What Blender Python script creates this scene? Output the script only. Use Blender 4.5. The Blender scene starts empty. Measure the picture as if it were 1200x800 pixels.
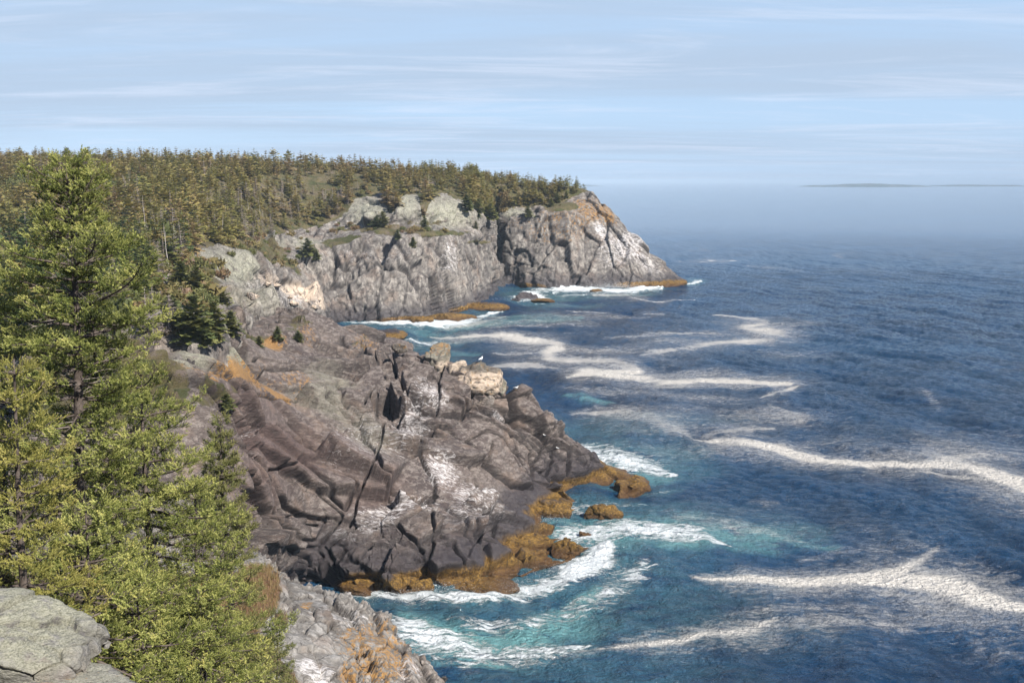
import bpy, math, random
import numpy as np
from mathutils import Vector, Matrix
random.seed(7)
RNG = np.random.default_rng(11)
SC = bpy.context.scene
COL = SC.collection

# ---------------------------------------------------------------- camera, sky, sun, exposure
F = 1200.0
PITCH = math.atan(188.0 / F)
H = 45.0
cam_data = bpy.data.cameras.new('camera')
cam_data.sensor_width = 36.0
cam_data.lens = 36.0
cam_data.clip_start = 0.1
cam_data.clip_end = 120000.0
cam = bpy.data.objects.new('camera', cam_data)
COL.objects.link(cam)
cam.location = (0, 0, H)
cam.rotation_euler = (math.pi / 2 - PITCH, 0, 0)
SC.camera = cam

SUN_EL = math.radians(43)
SUN_AZ = math.radians(132)          # clockwise from +Y (the view direction): behind the camera, to the right
world = bpy.data.worlds.new('World')
SC.world = world
world.use_nodes = True
wt = world.node_tree
for n in list(wt.nodes):
    wt.nodes.remove(n)


class NT:
    """tiny node builder"""
    def __init__(s, tree):
        s.t = tree

    def n(s, typ, **kw):
        nd = s.t.nodes.new(typ)
        ins = kw.pop('ins', {})
        for k, v in kw.items():
            setattr(nd, k, v)
        for k, v in ins.items():
            s.put(nd, k, v)
        return nd

    def put(s, nd, k, v):
        sock = nd.inputs[k]
        if isinstance(v, bpy.types.NodeSocket):
            s.t.links.new(v, sock)
        else:
            sock.default_value = v

    def math(s, op, a, b=None, c=None, clamp=False):
        nd = s.t.nodes.new('ShaderNodeMath')
        nd.operation = op
        nd.use_clamp = clamp
        for i, v in enumerate((a, b, c)):
            if v is not None:
                s.put(nd, i, v)
        return nd.outputs[0]

    def vmath(s, op, a, b=None):
        nd = s.t.nodes.new('ShaderNodeVectorMath')
        nd.operation = op
        s.put(nd, 0, a)
        if b is not None:
            s.put(nd, 1, b)
        return nd.outputs[0]

    def mix(s, fac, a, b):
        nd = s.t.nodes.new('ShaderNodeMix')
        nd.data_type = 'RGBA'
        nd.clamp_factor = True
        s.put(nd, 0, fac)
        s.put(nd, 6, a)
        s.put(nd, 7, b)
        return nd.outputs[2]

    def noise(s, vec, scale, detail=4, rough=0.55, dist=0.0):
        nd = s.n('ShaderNodeTexNoise', ins={'Vector': vec, 'Scale': scale, 'Detail': detail,
                                            'Roughness': rough, 'Distortion': dist})
        return nd.outputs[0]

    def voro(s, vec, scale, feature='F1', rand=1.0):
        nd = s.n('ShaderNodeTexVoronoi', feature=feature)
        s.put(nd, 'Vector', vec)
        s.put(nd, 'Scale', scale)
        s.put(nd, 'Randomness', rand)
        return nd.outputs['Distance']

    def step(s, v, lo, hi, a=0.0, b=1.0):
        nd = s.n('ShaderNodeMapRange', interpolation_type='SMOOTHSTEP')
        s.put(nd, 0, v)
        nd.inputs[1].default_value = lo
        nd.inputs[2].default_value = hi
        nd.inputs[3].default_value = a
        nd.inputs[4].default_value = b
        return nd.outputs[0]

    def scale(s, vec, xyz):
        return s.vmath('MULTIPLY', vec, xyz)


w = NT(wt)
sky = w.n('ShaderNodeTexSky', sky_type='NISHITA', sun_disc=False, sun_elevation=SUN_EL,
          sun_rotation=SUN_AZ, altitude=50, air_density=1.0, dust_density=0.6, ozone_density=1.6)
tc = w.n('ShaderNodeTexCoord')
sep = w.n('ShaderNodeSeparateXYZ', ins={0: tc.outputs['Generated']})
zz = w.math('ADD', w.math('MAXIMUM', sep.outputs[2], 0.0), 0.045)
cx = w.math('DIVIDE', sep.outputs[0], zz)
cy = w.math('DIVIDE', sep.outputs[1], zz)
cv = w.n('ShaderNodeCombineXYZ', ins={0: cx, 1: cy, 2: 0.0}).outputs[0]
cv2 = w.vmath('ADD', w.scale(cv, (0.15, 0.55, 1)), (3.2, 1.7, 0))
n1 = w.noise(cv2, 0.55, 7, 0.62, 0.9)
n2 = w.noise(w.vmath('ADD', w.scale(cv, (0.32, 0.85, 1)), (9, 4, 0)), 1.1, 9, 0.70, 0.8)
veil = w.step(n1, 0.36, 0.66)
wisp = w.math('MULTIPLY', w.step(n2, 0.47, 0.70), 0.85)
up = w.step(sep.outputs[2], -0.002, 0.03)
skyc = w.mix(1.0, sky.outputs[0], sky.outputs[0])
base = w.mix(0.86, skyc, (3.75, 5.25, 7.35, 1))
c1 = w.mix(w.math('MULTIPLY', veil, 0.80), base, (3.65, 4.5, 5.75, 1))
c2 = w.mix(w.math('MULTIPLY', wisp, 0.6), c1, (5.6, 6.3, 7.6, 1))
high = w.step(sep.outputs[2], 0.19, 0.36)
c3 = w.mix(high, c2, w.mix(0.55, sky.outputs[0], (0.55, 1.25, 2.9, 1)))
bg = w.n('ShaderNodeBackground', ins={'Color': c3, 'Strength': 0.078})
wo = w.n('ShaderNodeOutputWorld', ins={'Surface': bg.outputs[0]})

sl = bpy.data.lights.new('sun', 'SUN')
sl.energy = 5.0
sl.angle = math.radians(0.53)
sl.color = (1.0, 0.945, 0.87)
sun = bpy.data.objects.new('sun', sl)
COL.objects.link(sun)
sdir = Vector((math.sin(SUN_AZ) * math.cos(SUN_EL), math.cos(SUN_AZ) * math.cos(SUN_EL), math.sin(SUN_EL)))
sun.rotation_euler = sdir.to_track_quat('Z', 'Y').to_euler()
sun.location = (60, -60, 120)

vs = SC.view_settings
vs.view_transform = 'Standard'
vs.look = 'None'
vs.exposure = 0.80
vs.gamma = 1.0
SC.cycles.max_bounces = 6
SC.cycles.diffuse_bounces = 2
SC.cycles.glossy_bounces = 2
SC.cycles.transmission_bounces = 2
SC.cycles.transparent_max_bounces = 6
SC.cycles.volume_bounces = 0
SC.cycles.use_denoising = True

# ---------------------------------------------------------------- geometry helpers
CT, ST = math.cos(PITCH), math.sin(PITCH)


def ray(px, py):
    a, b = (px - 600.0) / F, (400.0 - py) / F
    return np.array([a, CT + b * ST, -ST + b * CT])


def pt(px, py, d):
    r = ray(px, py)
    return np.array([0, 0, H]) + r * (d / r[1])


def pz(px, py, z=0.0):
    r = ray(px, py)
    return np.array([0, 0, H]) + r * ((z - H) / r[2])


def proj(P):
    x, y, z = P[:, 0], P[:, 1], P[:, 2] - H
    f = y * CT - z * ST
    u = y * ST + z * CT
    f = np.where(f < 0.5, 0.5, f)
    return 600 + F * x / f, 400 - F * u / f


def h3(ix, iy, iz, k=0):
    n = (ix.astype(np.int64) * 73856093) ^ (iy.astype(np.int64) * 19349663) ^ (iz.astype(np.int64) * 83492791) ^ (k * 2654435761)
    n = (n ^ (n >> 13)) * 1274126177
    n = n & 0x7fffffff
    n = (n ^ (n >> 15)) * 668265263
    n = n & 0x7fffffff
    n = n ^ (n >> 12)
    return (n & 0xffffff) / float(0xffffff)


def vnoise(P, k=0):
    i = np.floor(P)
    f = P - i
    f = f * f * (3 - 2 * f)
    i = i.astype(np.int64)
    r = 0
    for dx in (0, 1):
        wx = f[:, 0] if dx else 1 - f[:, 0]
        for dy in (0, 1):
            wy = f[:, 1] if dy else 1 - f[:, 1]
            for dz in (0, 1):
                wz = f[:, 2] if dz else 1 - f[:, 2]
                r = r + wx * wy * wz * h3(i[:, 0] + dx, i[:, 1] + dy, i[:, 2] + dz, k)
    return r * 2 - 1


def fbm(P, s, oct=4, k=0, gain=0.5):
    a, t, r = 1.0, 0.0, 0
    q = P / s
    for o in range(oct):
        r = r + a * vnoise(q + 17.3 * o, k + o)
        t += a
        a *= gain
        q = q * 2.03
    return r / t


def voronoi(P, k=0):
    """F1, F2, cell random, offset to the seed"""
    i = np.floor(P).astype(np.int64)
    n = len(P)
    f1 = np.full(n, 9e9); f2 = np.full(n, 9e9)
    cid = np.zeros((n, 3), np.int64); off = np.zeros((n, 3))
    for dx in (-1, 0, 1):
        for dy in (-1, 0, 1):
            for dz in (-1, 0, 1):
                c = i + np.array([dx, dy, dz])
                s = c + np.stack([h3(c[:, 0], c[:, 1], c[:, 2], k + 1), h3(c[:, 0], c[:, 1], c[:, 2], k + 2),
                                  h3(c[:, 0], c[:, 1], c[:, 2], k + 3)], 1)
                o = P - s
                d = np.sqrt((o * o).sum(1))
                m = d < f1
                f2 = np.where(m, f1, np.minimum(f2, d))
                f1 = np.where(m, d, f1)
                cid[m] = c[m]; off[m] = o[m]
    rnd = np.stack([h3(cid[:, 0], cid[:, 1], cid[:, 2], k + 5 + j) for j in range(4)], 1)
    return f1, f2, rnd, off


def sstep(x, a, b):
    t = np.clip((x - a) / (b - a), 0, 1)
    return t * t * (3 - 2 * t)


def rotm(rx, ry, rz):
    return np.array(Matrix.Rotation(rz, 3, 'Z') @ Matrix.Rotation(ry, 3, 'Y') @ Matrix.Rotation(rx, 3, 'X'))


def plates(P, size, rot, k, warp=0.25, tilt=0.5, crack=0.10):
    """blocky jointed rock: returns displacement in units of 1 and a crack mask"""
    R = rotm(*rot)
    sz = np.array(size)
    ms = sz.min()
    wv = np.stack([fbm(P, ms * 1.6, 3, k + 60), fbm(P, ms * 1.6, 3, k + 70), fbm(P, ms * 1.6, 3, k + 80)], 1) * ms * warp
    Q = ((P + wv) @ R) / sz
    f1, f2, rnd, off = voronoi(Q, k)
    e = f2 - f1
    disp = (rnd[:, 0] - 0.5) + tilt * ((rnd[:, 1] - 0.5) * off[:, 0] + (rnd[:, 2] - 0.5) * off[:, 1] + (rnd[:, 3] - 0.5) * off[:, 2]) * 2
    cr = 1 - sstep(e, 0.0, crack)
    return disp, cr, rnd


def card(P, n, T=0.38):
    """cardinal-spline resample of control rows along axis 0; n = samples per interval"""
    P = np.asarray(P, float)
    m = len(P)
    out = []
    for i in range(m - 1):
        p0 = P[max(i - 1, 0)]; p1 = P[i]; p2 = P[i + 1]; p3 = P[min(i + 2, m - 1)]
        k = n[i]
        t = (np.arange(k) / k).reshape((-1,) + (1,) * (P.ndim - 1))
        if i == m - 2:
            t = (np.arange(k + 1) / k).reshape((-1,) + (1,) * (P.ndim - 1))
        d1, d2 = (p2 - p0) * T, (p3 - p1) * T
        t2, t3 = t * t, t * t * t
        out.append((2 * t3 - 3 * t2 + 1) * p1 + (t3 - 2 * t2 + t) * d1 + (-2 * t3 + 3 * t2) * p2 + (t3 - t2) * d2)
    return np.concatenate(out)


def netgrid(net, sp):
    """net (C, R, 3) -> fine grid (nC, nR, 3) with roughly sp metres between samples"""
    net = np.asarray(net, float)
    lc = np.percentile(np.linalg.norm(np.diff(net, axis=0), axis=2), 70, axis=1)
    lr = np.percentile(np.linalg.norm(np.diff(net, axis=1), axis=2), 70, axis=0)
    nc = np.maximum(2, (lc / sp).astype(int)); nr = np.maximum(2, (lr / sp).astype(int))
    g = card(net, nc)
    return np.swapaxes(card(np.swapaxes(g, 0, 1), nr), 0, 1)


def gnormals(G):
    a = np.gradient(G, axis=0); b = np.gradient(G, axis=1)
    n = np.cross(a, b)
    n /= np.linalg.norm(n, axis=2, keepdims=True) + 1e-9
    if n[..., 2].mean() < 0:
        n = -n
    return n


def smooth_grid(G, it):
    for _ in range(it):
        G = (G + np.roll(G, 1, 0) + np.roll(G, -1, 0) + np.roll(G, 1, 1) + np.roll(G, -1, 1)) / 5
    return G


def mesh_np(name, V, Fc, mat=None, parent=None, smooth=False, attrs=None, link=True):
    """V (n,3); Fc (m,3) or (m,4) or a list of such arrays"""
    me = bpy.data.meshes.new(name)
    if not isinstance(Fc, list):
        Fc = [Fc]
    Fc = [f for f in Fc if len(f)]
    V = np.ascontiguousarray(V, np.float32)
    me.vertices.add(len(V))
    me.vertices.foreach_set('co', V.ravel())
    loops = np.concatenate([f.ravel() for f in Fc]).astype(np.int32)
    cnt = np.concatenate([np.full(len(f), f.shape[1]) for f in Fc]).astype(np.int32)
    me.loops.add(len(loops))
    me.loops.foreach_set('vertex_index', loops)
    me.polygons.add(len(cnt))
    me.polygons.foreach_set('loop_start', np.concatenate([[0], np.cumsum(cnt)[:-1]]).astype(np.int32))
    me.polygons.foreach_set('loop_total', cnt)
    if smooth:
        me.polygons.foreach_set('use_smooth', np.ones(len(cnt), bool))
    me.update(calc_edges=True)
    if attrs:
        for k, v in attrs.items():
            a = me.attributes.new(k, 'FLOAT', 'POINT')
            a.data.foreach_set('value', np.ascontiguousarray(v, np.float32))
    if mat:
        me.materials.append(mat)
    o = bpy.data.objects.new(name, me)
    if link:
        COL.objects.link(o)
    if parent:
        o.parent = parent
    return o


def gridfaces(a, b):
    i = np.arange(a * b).reshape(a, b)
    return np.stack([i[:-1, :-1], i[1:, :-1], i[1:, 1:], i[:-1, 1:]], -1).reshape(-1, 4)


def tag(o, label=None, cat=None, group=None, kind=None):
    if label: o['label'] = label
    if cat: o['category'] = cat
    if group: o['group'] = group
    if kind: o['kind'] = kind
    return o


def empty(name, loc, rz=0.0, scale=1.0):
    o = bpy.data.objects.new(name, None)
    o.empty_display_size = 0.3
    o.location = loc
    o.rotation_euler = (0, 0, rz)
    o.scale = (scale,) * 3 if not hasattr(scale, '__len__') else scale
    COL.objects.link(o)
    return o


def blob(px, py, lst):
    """union of soft rotated ellipses in the photograph's layout: (x, y, rx, ry, deg, strength)"""
    m = np.zeros(len(px))
    for x, y, rx, ry, deg, s in lst:
        c, sn = math.cos(math.radians(deg)), math.sin(math.radians(deg))
        u = ((px - x) * c + (py - y) * sn) / rx
        v = (-(px - x) * sn + (py - y) * c) / ry
        m = np.maximum(m, s * (1 - sstep(np.sqrt(u * u + v * v), 0.35, 1.25)))
    return m


# ---------------------------------------------------------------- materials
def new_mat(name):
    m = bpy.data.materials.new(name)
    m.use_nodes = True
    t = m.node_tree
    for n in list(t.nodes):
        t.nodes.remove(n)
    return m, NT(t)


def finish(b, color, rough, height=None, bdist=0.1, bstr=1.0, spec=0.3, extra=None):
    p = b.n('ShaderNodeBsdfPrincipled', ins={'Base Color': color, 'Roughness': rough})
    p.inputs['Specular IOR Level'].default_value = spec
    if height is not None:
        bp = b.n('ShaderNodeBump', ins={'Height': height, 'Distance': bdist, 'Strength': bstr})
        b.put(p, 'Normal', bp.outputs[0])
    if extra:
        extra(b, p)
    b.n('ShaderNodeOutputMaterial', ins={'Surface': p.outputs[0]})
    return p


def attr(b, name):
    return b.n('ShaderNodeAttribute', attribute_name=name).outputs['Fac']


def rock_material(name, c_dark, c_mid, c_light, size=1.0, strata=(0.5, 0.3, 0.9), wet_z=3.0, weed=True, veg_cols=None, stretch=2.6, bk=0.55, ck=1.0, wet_soft=0.9):
    m, b = new_mat(name)
    geo = b.n('ShaderNodeNewGeometry')
    P = geo.outputs['Position']
    pn = b.n('ShaderNodeMapping', ins={'Vector': P, 'Rotation': strata, 'Scale': (1, 1, stretch)}).outputs[0]
    nb = b.noise(P, 0.11 / size, 5, 0.6, 0.3)
    nm = b.noise(pn, 0.8 / size, 8, 0.65, 0.4)
    nf = b.noise(pn, 5.0 / size, 6, 0.7)
    c = b.mix(b.step(nb, 0.35, 0.65), c_dark, c_mid)
    c = b.mix(b.math('MULTIPLY', b.step(nm, 0.44, 0.64), 0.75), c, c_light)
    warm = b.noise(b.vmath('ADD', P, (31, 7, 3)), 0.22 / size, 5, 0.6)
    c = b.mix(b.math('MULTIPLY', b.step(warm, 0.5, 0.68), 0.40), c, (0.27, 0.19, 0.14, 1))
    # fine grain, pits
    c = b.mix(b.step(nf, 0.50, 0.28), c, b.mix(0.55, c, (0.05, 0.045, 0.045, 1)))
    c = b.mix(b.math('MULTIPLY', b.step(nf, 0.56, 0.75), 0.35), c, (0.45, 0.42, 0.38, 1))
    # joints: darker colour in cracks, at two sizes
    vw = b.vmath('ADD', pn, b.vmath('MULTIPLY', b.n('ShaderNodeTexNoise', ins={'Vector': P, 'Scale': 0.7 / size, 'Detail': 3}).outputs[1], (1.2 * size, 1.2 * size, 1.2 * size)))
    e1 = b.voro(b.scale(vw, (0.5, 1.0, 0.8)), 0.55 / size, 'DISTANCE_TO_EDGE')
    e2 = b.voro(b.scale(vw, (0.45, 1.0, 0.8)), 1.7 / size, 'DISTANCE_TO_EDGE')
    gate = b.step(b.noise(P, 0.33 / size, 3), 0.42, 0.58)
    k1 = b.math('MULTIPLY', b.step(e1, 0.03, 0.0), b.math('MULTIPLY', gate, 0.9))
    k2 = b.math('MULTIPLY', b.step(e2, 0.045, 0.0), b.math('MULTIPLY', b.math('SUBTRACT', 1.15, gate), 0.45))
    crk = b.math('MULTIPLY', b.math('MAXIMUM', k1, k2), 0.55 * ck)
    ca = attr(b, 'crack')
    c = b.mix(b.math('MULTIPLY', b.math('MAXIMUM', crk, b.math('MULTIPLY', ca, 1.0)), 0.88), c, (0.035, 0.03, 0.03, 1))
    # tint by layout
    red = b.math('MULTIPLY', attr(b, 'red'), b.step(nm, 0.25, 0.6))
    c = b.mix(b.math('MULTIPLY', red, 0.7), c, (0.105, 0.062, 0.056, 1))
    pal = b.math('MULTIPLY', attr(b, 'pale'), b.step(b.noise(P, 0.9 / size, 6, 0.65), 0.30, 0.52))
    c = b.mix(b.math('MULTIPLY', pal, 0.88), c, b.mix(b.step(nf, 0.35, 0.6), (0.175, 0.175, 0.125, 1), (0.36, 0.35, 0.275, 1)))
    # pink-cream fresh blocks
    crm = b.math('MULTIPLY', attr(b, 'cream'), b.step(b.math('ADD', nm, b.math('MULTIPLY', nf, 0.4)), 0.58, 0.70))
    c = b.mix(crm, c, b.mix(nf, (0.44, 0.33, 0.24, 1), (0.66, 0.55, 0.44, 1)))
    # orange lichen
    lic = b.math('ADD', attr(b, 'lichen'), b.math('MULTIPLY', b.math('SUBTRACT', b.noise(P, 1.5 / size, 9, 0.78), 0.5), 2.6))
    c = b.mix(b.math('MULTIPLY', b.math('MULTIPLY', b.step(lic, 0.42, 0.62), b.step(attr(b, 'lichen'), 0.05, 0.2)), 0.85), c, b.mix(b.step(nf, 0.35, 0.65), (0.22, 0.12, 0.05, 1), (0.38, 0.215, 0.065, 1)))
    # guano
    wn = b.noise(b.n('ShaderNodeMapping', ins={'Vector': P, 'Rotation': (0.2, 0.5, 0.7), 'Scale': (0.7, 2.6, 1.6)}).outputs[0], 1.0 / size, 6, 0.72, 0.9)
    gu = b.math('ADD', attr(b, 'white'), b.math('MULTIPLY', b.math('SUBTRACT', wn, 0.5), 3.0))
    c = b.mix(b.math('MULTIPLY', b.math('MULTIPLY', b.step(gu, 0.30, 0.95), b.step(attr(b, 'white'), 0.05, 0.2)), 0.82), c, (0.66, 0.63, 0.62, 1))
    # ground cover
    vg = b.math('ADD', attr(b, 'veg'), b.math('SUBTRACT', b.noise(P, 0.5 / size, 7, 0.7), 0.98))
    vcol = b.noise(P, 0.22 / size, 6, 0.7)
    va, vb_, vc = veg_cols or ((0.075, 0.080, 0.028, 1), (0.14, 0.115, 0.055, 1), (0.18, 0.14, 0.115, 1))
    vcc = b.mix(b.step(vcol, 0.38, 0.54), va, vb_)
    vcc = b.mix(b.step(vcol, 0.54, 0.66), vcc, vc)
    vcc = b.mix(b.step(nf, 0.55, 0.3), vcc, b.mix(0.6, vcc, (0.02, 0.025, 0.01, 1)))
    vfac = b.step(vg, -0.08, 0.08)
    c = b.mix(vfac, c, vcc)
    # wet black zone and weed band above the water
    sepz = b.n('ShaderNodeSeparateXYZ', ins={0: P}).outputs[2]
    zn = b.math('ADD', sepz, b.math('MULTIPLY', b.math('SUBTRACT', b.noise(P, 0.28, 5, 0.6), 0.5), 3.0))
    wet = b.step(zn, wet_z + wet_soft, wet_z - wet_soft)
    c = b.mix(b.math('MULTIPLY', wet, 0.80), c, (0.035, 0.03, 0.034, 1))
    rough = b.math('SUBTRACT', 0.92, b.math('MULTIPLY', wet, 0.45))
    wf = None
    if weed:
        wd = attr(b, 'weed')
        wz = b.math('ADD', sepz, b.math('MULTIPLY', b.math('SUBTRACT', b.noise(P, 0.5, 6, 0.65), 0.5), 1.8))
        wf = b.math('MULTIPLY', b.step(wz, 2.5, 1.7), b.step(wd, 0.25, 0.6))
        wn2 = b.noise(b.scale(P, (1.8, 1.8, 0.5)), 0.9, 9, 0.8, 1.4)
        wc = b.mix(b.step(wn2, 0.36, 0.56), (0.028, 0.016, 0.008, 1), (0.31, 0.175, 0.034, 1))
        wc = b.mix(b.step(wn2, 0.55, 0.72), wc, (0.60, 0.39, 0.10, 1))
        wc = b.mix(b.step(nf, 0.60, 0.40), wc, b.mix(0.85, wc, (0.03, 0.018, 0.01, 1)))
        wc = b.mix(b.step(sepz, 1.3, 0.3), wc, b.mix(0.75, wc, (0.06, 0.028, 0.012, 1)))
        c = b.mix(wf, c, wc)
    hgt = b.math('ADD', b.math('MULTIPLY', nm, bk * size), b.math('MULTIPLY', nf, 0.16 * size))
    hgt = b.math('SUBTRACT', hgt, b.math('MULTIPLY', crk, 0.28 * size))
    hgt = b.math('ADD', hgt, b.math('MULTIPLY', vfac, b.math('MULTIPLY', nf, 0.4 * size)))
    finish(b, c, rough, hgt, 1.0, 0.9, 0.3)
    return m


M = {}
M['headland'] = rock_material('headland_rock', (0.118, 0.105, 0.097, 1), (0.205, 0.184, 0.163, 1), (0.37, 0.34, 0.30, 1), 1.5, (0.12, 0.15, 0.5), 4.6, stretch=0.34, bk=0.42, wet_soft=2.6, ck=1.5)
M['promontory'] = rock_material('promontory_rock', (0.068, 0.052, 0.048, 1), (0.120, 0.096, 0.085, 1), (0.25, 0.215, 0.19, 1), 0.8, (0.5, 0.5, 0.9), 5.0, bk=0.45, wet_soft=1.7)
M['ledge'] = rock_material('ledge_rock', (0.115, 0.104, 0.092, 1), (0.20, 0.186, 0.168, 1), (0.38, 0.36, 0.335, 1), 0.5, (0.15, 0.2, 0.3), 1.0, stretch=0.5,
                           veg_cols=((0.15, 0.088, 0.046, 1), (0.22, 0.12, 0.072, 1), (0.115, 0.11, 0.044, 1)))
M['slope'] = rock_material('slope_ground', (0.102, 0.090, 0.083, 1), (0.166, 0.147, 0.128, 1), (0.269, 0.243, 0.218, 1), 0.35, (0.5, 0.5, 0.9), -5, False,
                           veg_cols=((0.083, 0.074, 0.031, 1), (0.128, 0.084, 0.051, 1), (0.070, 0.051, 0.036, 1)))
# ---------------------------------------------------------------- terrain: hillside with the far headland
def station(rows):
    out = []
    for r in rows:
        if len(r) == 3 and isinstance(r[2], str):
            out.append(pz(r[0], r[1], float(r[2])))
        elif len(r) == 4:                      # world point
            out.append(np.array(r[:3], float))
        else:
            out.append(pt(*r))
    return out


def leftst(px, k=1.0, dz=0):
    a = [((px - 600) / F * 50, 50, 10, 'w'), ((px - 600) / F * 74, 74, 15, 'w'), ((px - 600) / F * 98, 98, 22, 'w')]
    return a + [ (px, 385, 113), (px, 345, 140), (px, 305, 185), (px, 251, 260), (px, 194 + dz, 420),
            ((px - 600) / F * 620, 620, 47, 'w'), ((px - 600) / F * 900, 900, 40, 'w')]


def tail(px, d, z):
    return [((px - 600) / F * d, d, z, 'w'), ((px - 600) / F * (d + 250), d + 250, -4 if z < 0 else 36, 'w')]


A = [leftst(-420), leftst(-160), leftst(0), leftst(120), leftst(200),
     [(-24, 70, 4, 'w'), (-28, 92, 10, 'w'), (-32, 112, 19, 'w'), (264, 376, 128), (262, 345, 160), (262, 305, 215), (260, 268, 275), (260, 195, 430)] + tail(260, 620, 46),
     [(-50, 215, 2, 'w'), (340, 385, 262), (332, 368, 270), (325, 345, 285), (322, 320, 300), (320, 290, 330), (318, 262, 360), (318, 196, 445)] + tail(318, 620, 46),
     [(385, 392, '-4'), (390, 379, '0'), (385, 355, 327), (380, 325, 334), (378, 292, 345), (376, 272, 370), (375, 247, 395), (375, 198, 465)] + tail(375, 620, 45),
     [(430, 387, '-4'), (430, 377, '0'), (430, 350, 332), (430, 312, 340), (430, 275, 349), (430, 268, 372), (430, 240, 386), (430, 201, 470)] + tail(430, 620, 45),
     [(470, 387, '-4'), (470, 376, '0'), (470, 348, 334), (470, 310, 341), (470, 274, 349), (470, 266, 374), (470, 237, 386), (470, 204, 470)] + tail(470, 620, 44),
     [(510, 384, '-4'), (510, 372, '0'), (510, 345, 342), (510, 308, 349), (510, 273, 357), (510, 264, 378), (510, 236, 390), (510, 206, 470)] + tail(510, 620, 44),
     [(550, 374, '-4'), (550, 361, '0'), (550, 338, 370), (550, 306, 376), (550, 276, 384), (552, 266, 398), (552, 243, 408), (550, 208, 470)] + tail(550, 620, 42),
     [(577, 360, '-4'), (575, 347, '0'), (572, 325, 404), (570, 300, 409), (568, 278, 414), (566, 268, 420), (566, 250, 428), (566, 212, 480)] + tail(566, 620, 42),
     [(590, 348, '-4'), (588, 336, '0'), (586, 320, 457), (584, 300, 464), (582, 280, 468), (581, 268, 471), (580, 255, 474), (580, 213, 490)] + tail(580, 620, 40),
     [(602, 346, '-4'), (600, 334, '0'), (598, 310, 449), (596, 290, 452), (594, 265, 456), (593, 255, 459), (593, 247, 464), (595, 214, 490)] + tail(595, 600, 38),
     [(640, 348, '-4'), (640, 337, '0'), (640, 312, 441), (638, 285, 446), (636, 258, 451), (634, 248, 455), (636, 241, 465), (640, 219, 495)] + tail(645, 590, 30),
     [(680, 347, '-4'), (680, 336, '0'), (683, 305, 445), (685, 278, 450), (686, 250, 456), (686, 237, 461), (684, 230, 468), (676, 221, 487)] + tail(680, 575, 12),
     [(718, 348, '-4'), (718, 337, '0'), (718, 310, 442), (716, 286, 447), (714, 264, 452), (713, 251, 457), (709, 241, 463), (700, 231, 478)] + tail(710, 560, -4),
     [(752, 348, '-4'), (752, 337, '0'), (751, 318, 441), (750, 303, 446), (749, 292, 450), (747, 283, 454), (744, 276, 459), (735, 268, 472)] + tail(745, 545, -4),
     [(786, 346, '-4'), (785, 336, '0'), (784, 328, 445), (784, 322, 448), (783, 317, 451), (781, 312, 454), (778, 307, 458), (770, 301, 470)] + tail(778, 530, -4),
     [(804, 343, '-4'), (803, 333, '0'), (802, 331, 450), (802, 329.5, 452), (801, 328.5, 454), (800, 328, 456), (798, 327, 459), (794, 325, 468)] + tail(797, 500, -4),
     [(822, 345, '-5'), (822, 340, '-5'), (822, 338, '-5'), (822, 337, '-5'), (821, 336, '-5'), (820, 335, '-5'), (820, 334, '-5'), (818, 332, '-5')] + tail(815, 490, -5)]
NETA = np.array([station(s) for s in A])
GA = netgrid(NETA, 0.55)
NA = gnormals(GA)
nca, nra = GA.shape[:2]
P0 = GA.reshape(-1, 3)
N0 = smooth_grid(NA, 6).reshape(-1, 3)
N0 = N0 / np.linalg.norm(N0, axis=1, keepdims=True)
px, py = proj(P0)
steep = sstep(1 - N0[:, 2], 0.12, 0.38)
# forest floor mask: above a line drawn along the cliff tops
FOREST_EDGE = [(-600, 470), (120, 420), (165, 350), (205, 312), (240, 290), (300, 282), (350, 268), (385, 262), (408, 246), (418, 232), (448, 226), (456, 252), (463, 250), (472, 228), (490, 228), (497, 262), (502, 240), (516, 226), (548, 238), (566, 250), (583, 256), (600, 244), (650, 242), (670, 230), (690, 222), (720, 190), (900, 150)]
fe = np.interp(px, [a for a, _ in FOREST_EDGE], [b for _, b in FOREST_EDGE])
inforest = sstep(fe - py, -4, 6)
ledge = blob(px, py, [(470, 270, 95, 5, 3, 1), (400, 283, 30, 6, -12, .9), (655, 241, 28, 8, 0, 1), (330, 305, 50, 10, 20, .6), (300, 290, 60, 12, 5, .7),
                      (230, 320, 40, 22, 30, .8), (215, 345, 30, 30, 0, .9), (500, 262, 40, 5, 0, .5), (340, 382, 50, 9, 8, .6), (560, 284, 20, 4, 0, .6)])
veg = np.maximum(inforest, ledge)
rockm = 1 - 0.75 * veg
# vertical joints on the cliffs, blocks elsewhere
d1, k1, _ = plates(P0, (8, 11, 42), (0.10, 0.16, 0.3), 1, 0.22, 1.1, 0.07)
d2, k2, _ = plates(P0, (2.3, 2.7, 10), (0.15, -0.2, 0.6), 21, 0.25, 1.0, 0.10)
d3, k3, _ = plates(P0, (1.5, 1.7, 2.4), (0.6, 0.3, 0.2), 41, 0.4, 0.8, 0.14)
amp = rockm * (0.5 + 0.5 * steep)
land = sstep(P0[:, 2], -3, 1.5)
disp = amp * (3.4 * d1 + 0.95 * d2 + 0.45 * d3 - 1.3 * k1 - 0.6 * k2 - 0.2 * k3 + 0.8 * fbm(P0, 11, 3, 3) + 0.35 * fbm(P0 * np.array([1, 1, .4]), 1.6, 3, 9)) * (0.4 + 0.6 * land)
disp = disp + veg * 0.7 * fbm(P0, 6, 4, 5)
tipf = sstep(P0[:, 0], 62, 74)
rsil = sstep(px, 660, 712) * (1 - tipf)
disp = disp * (1 - 0.6 * tipf) * (1 - 0.45 * rsil) - 1.5 * rsil
disp = smooth_grid(disp.reshape(nca, nra), 1).ravel()
PA = P0 + N0 * disp[:, None]
pxa, pya = proj(PA)
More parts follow.
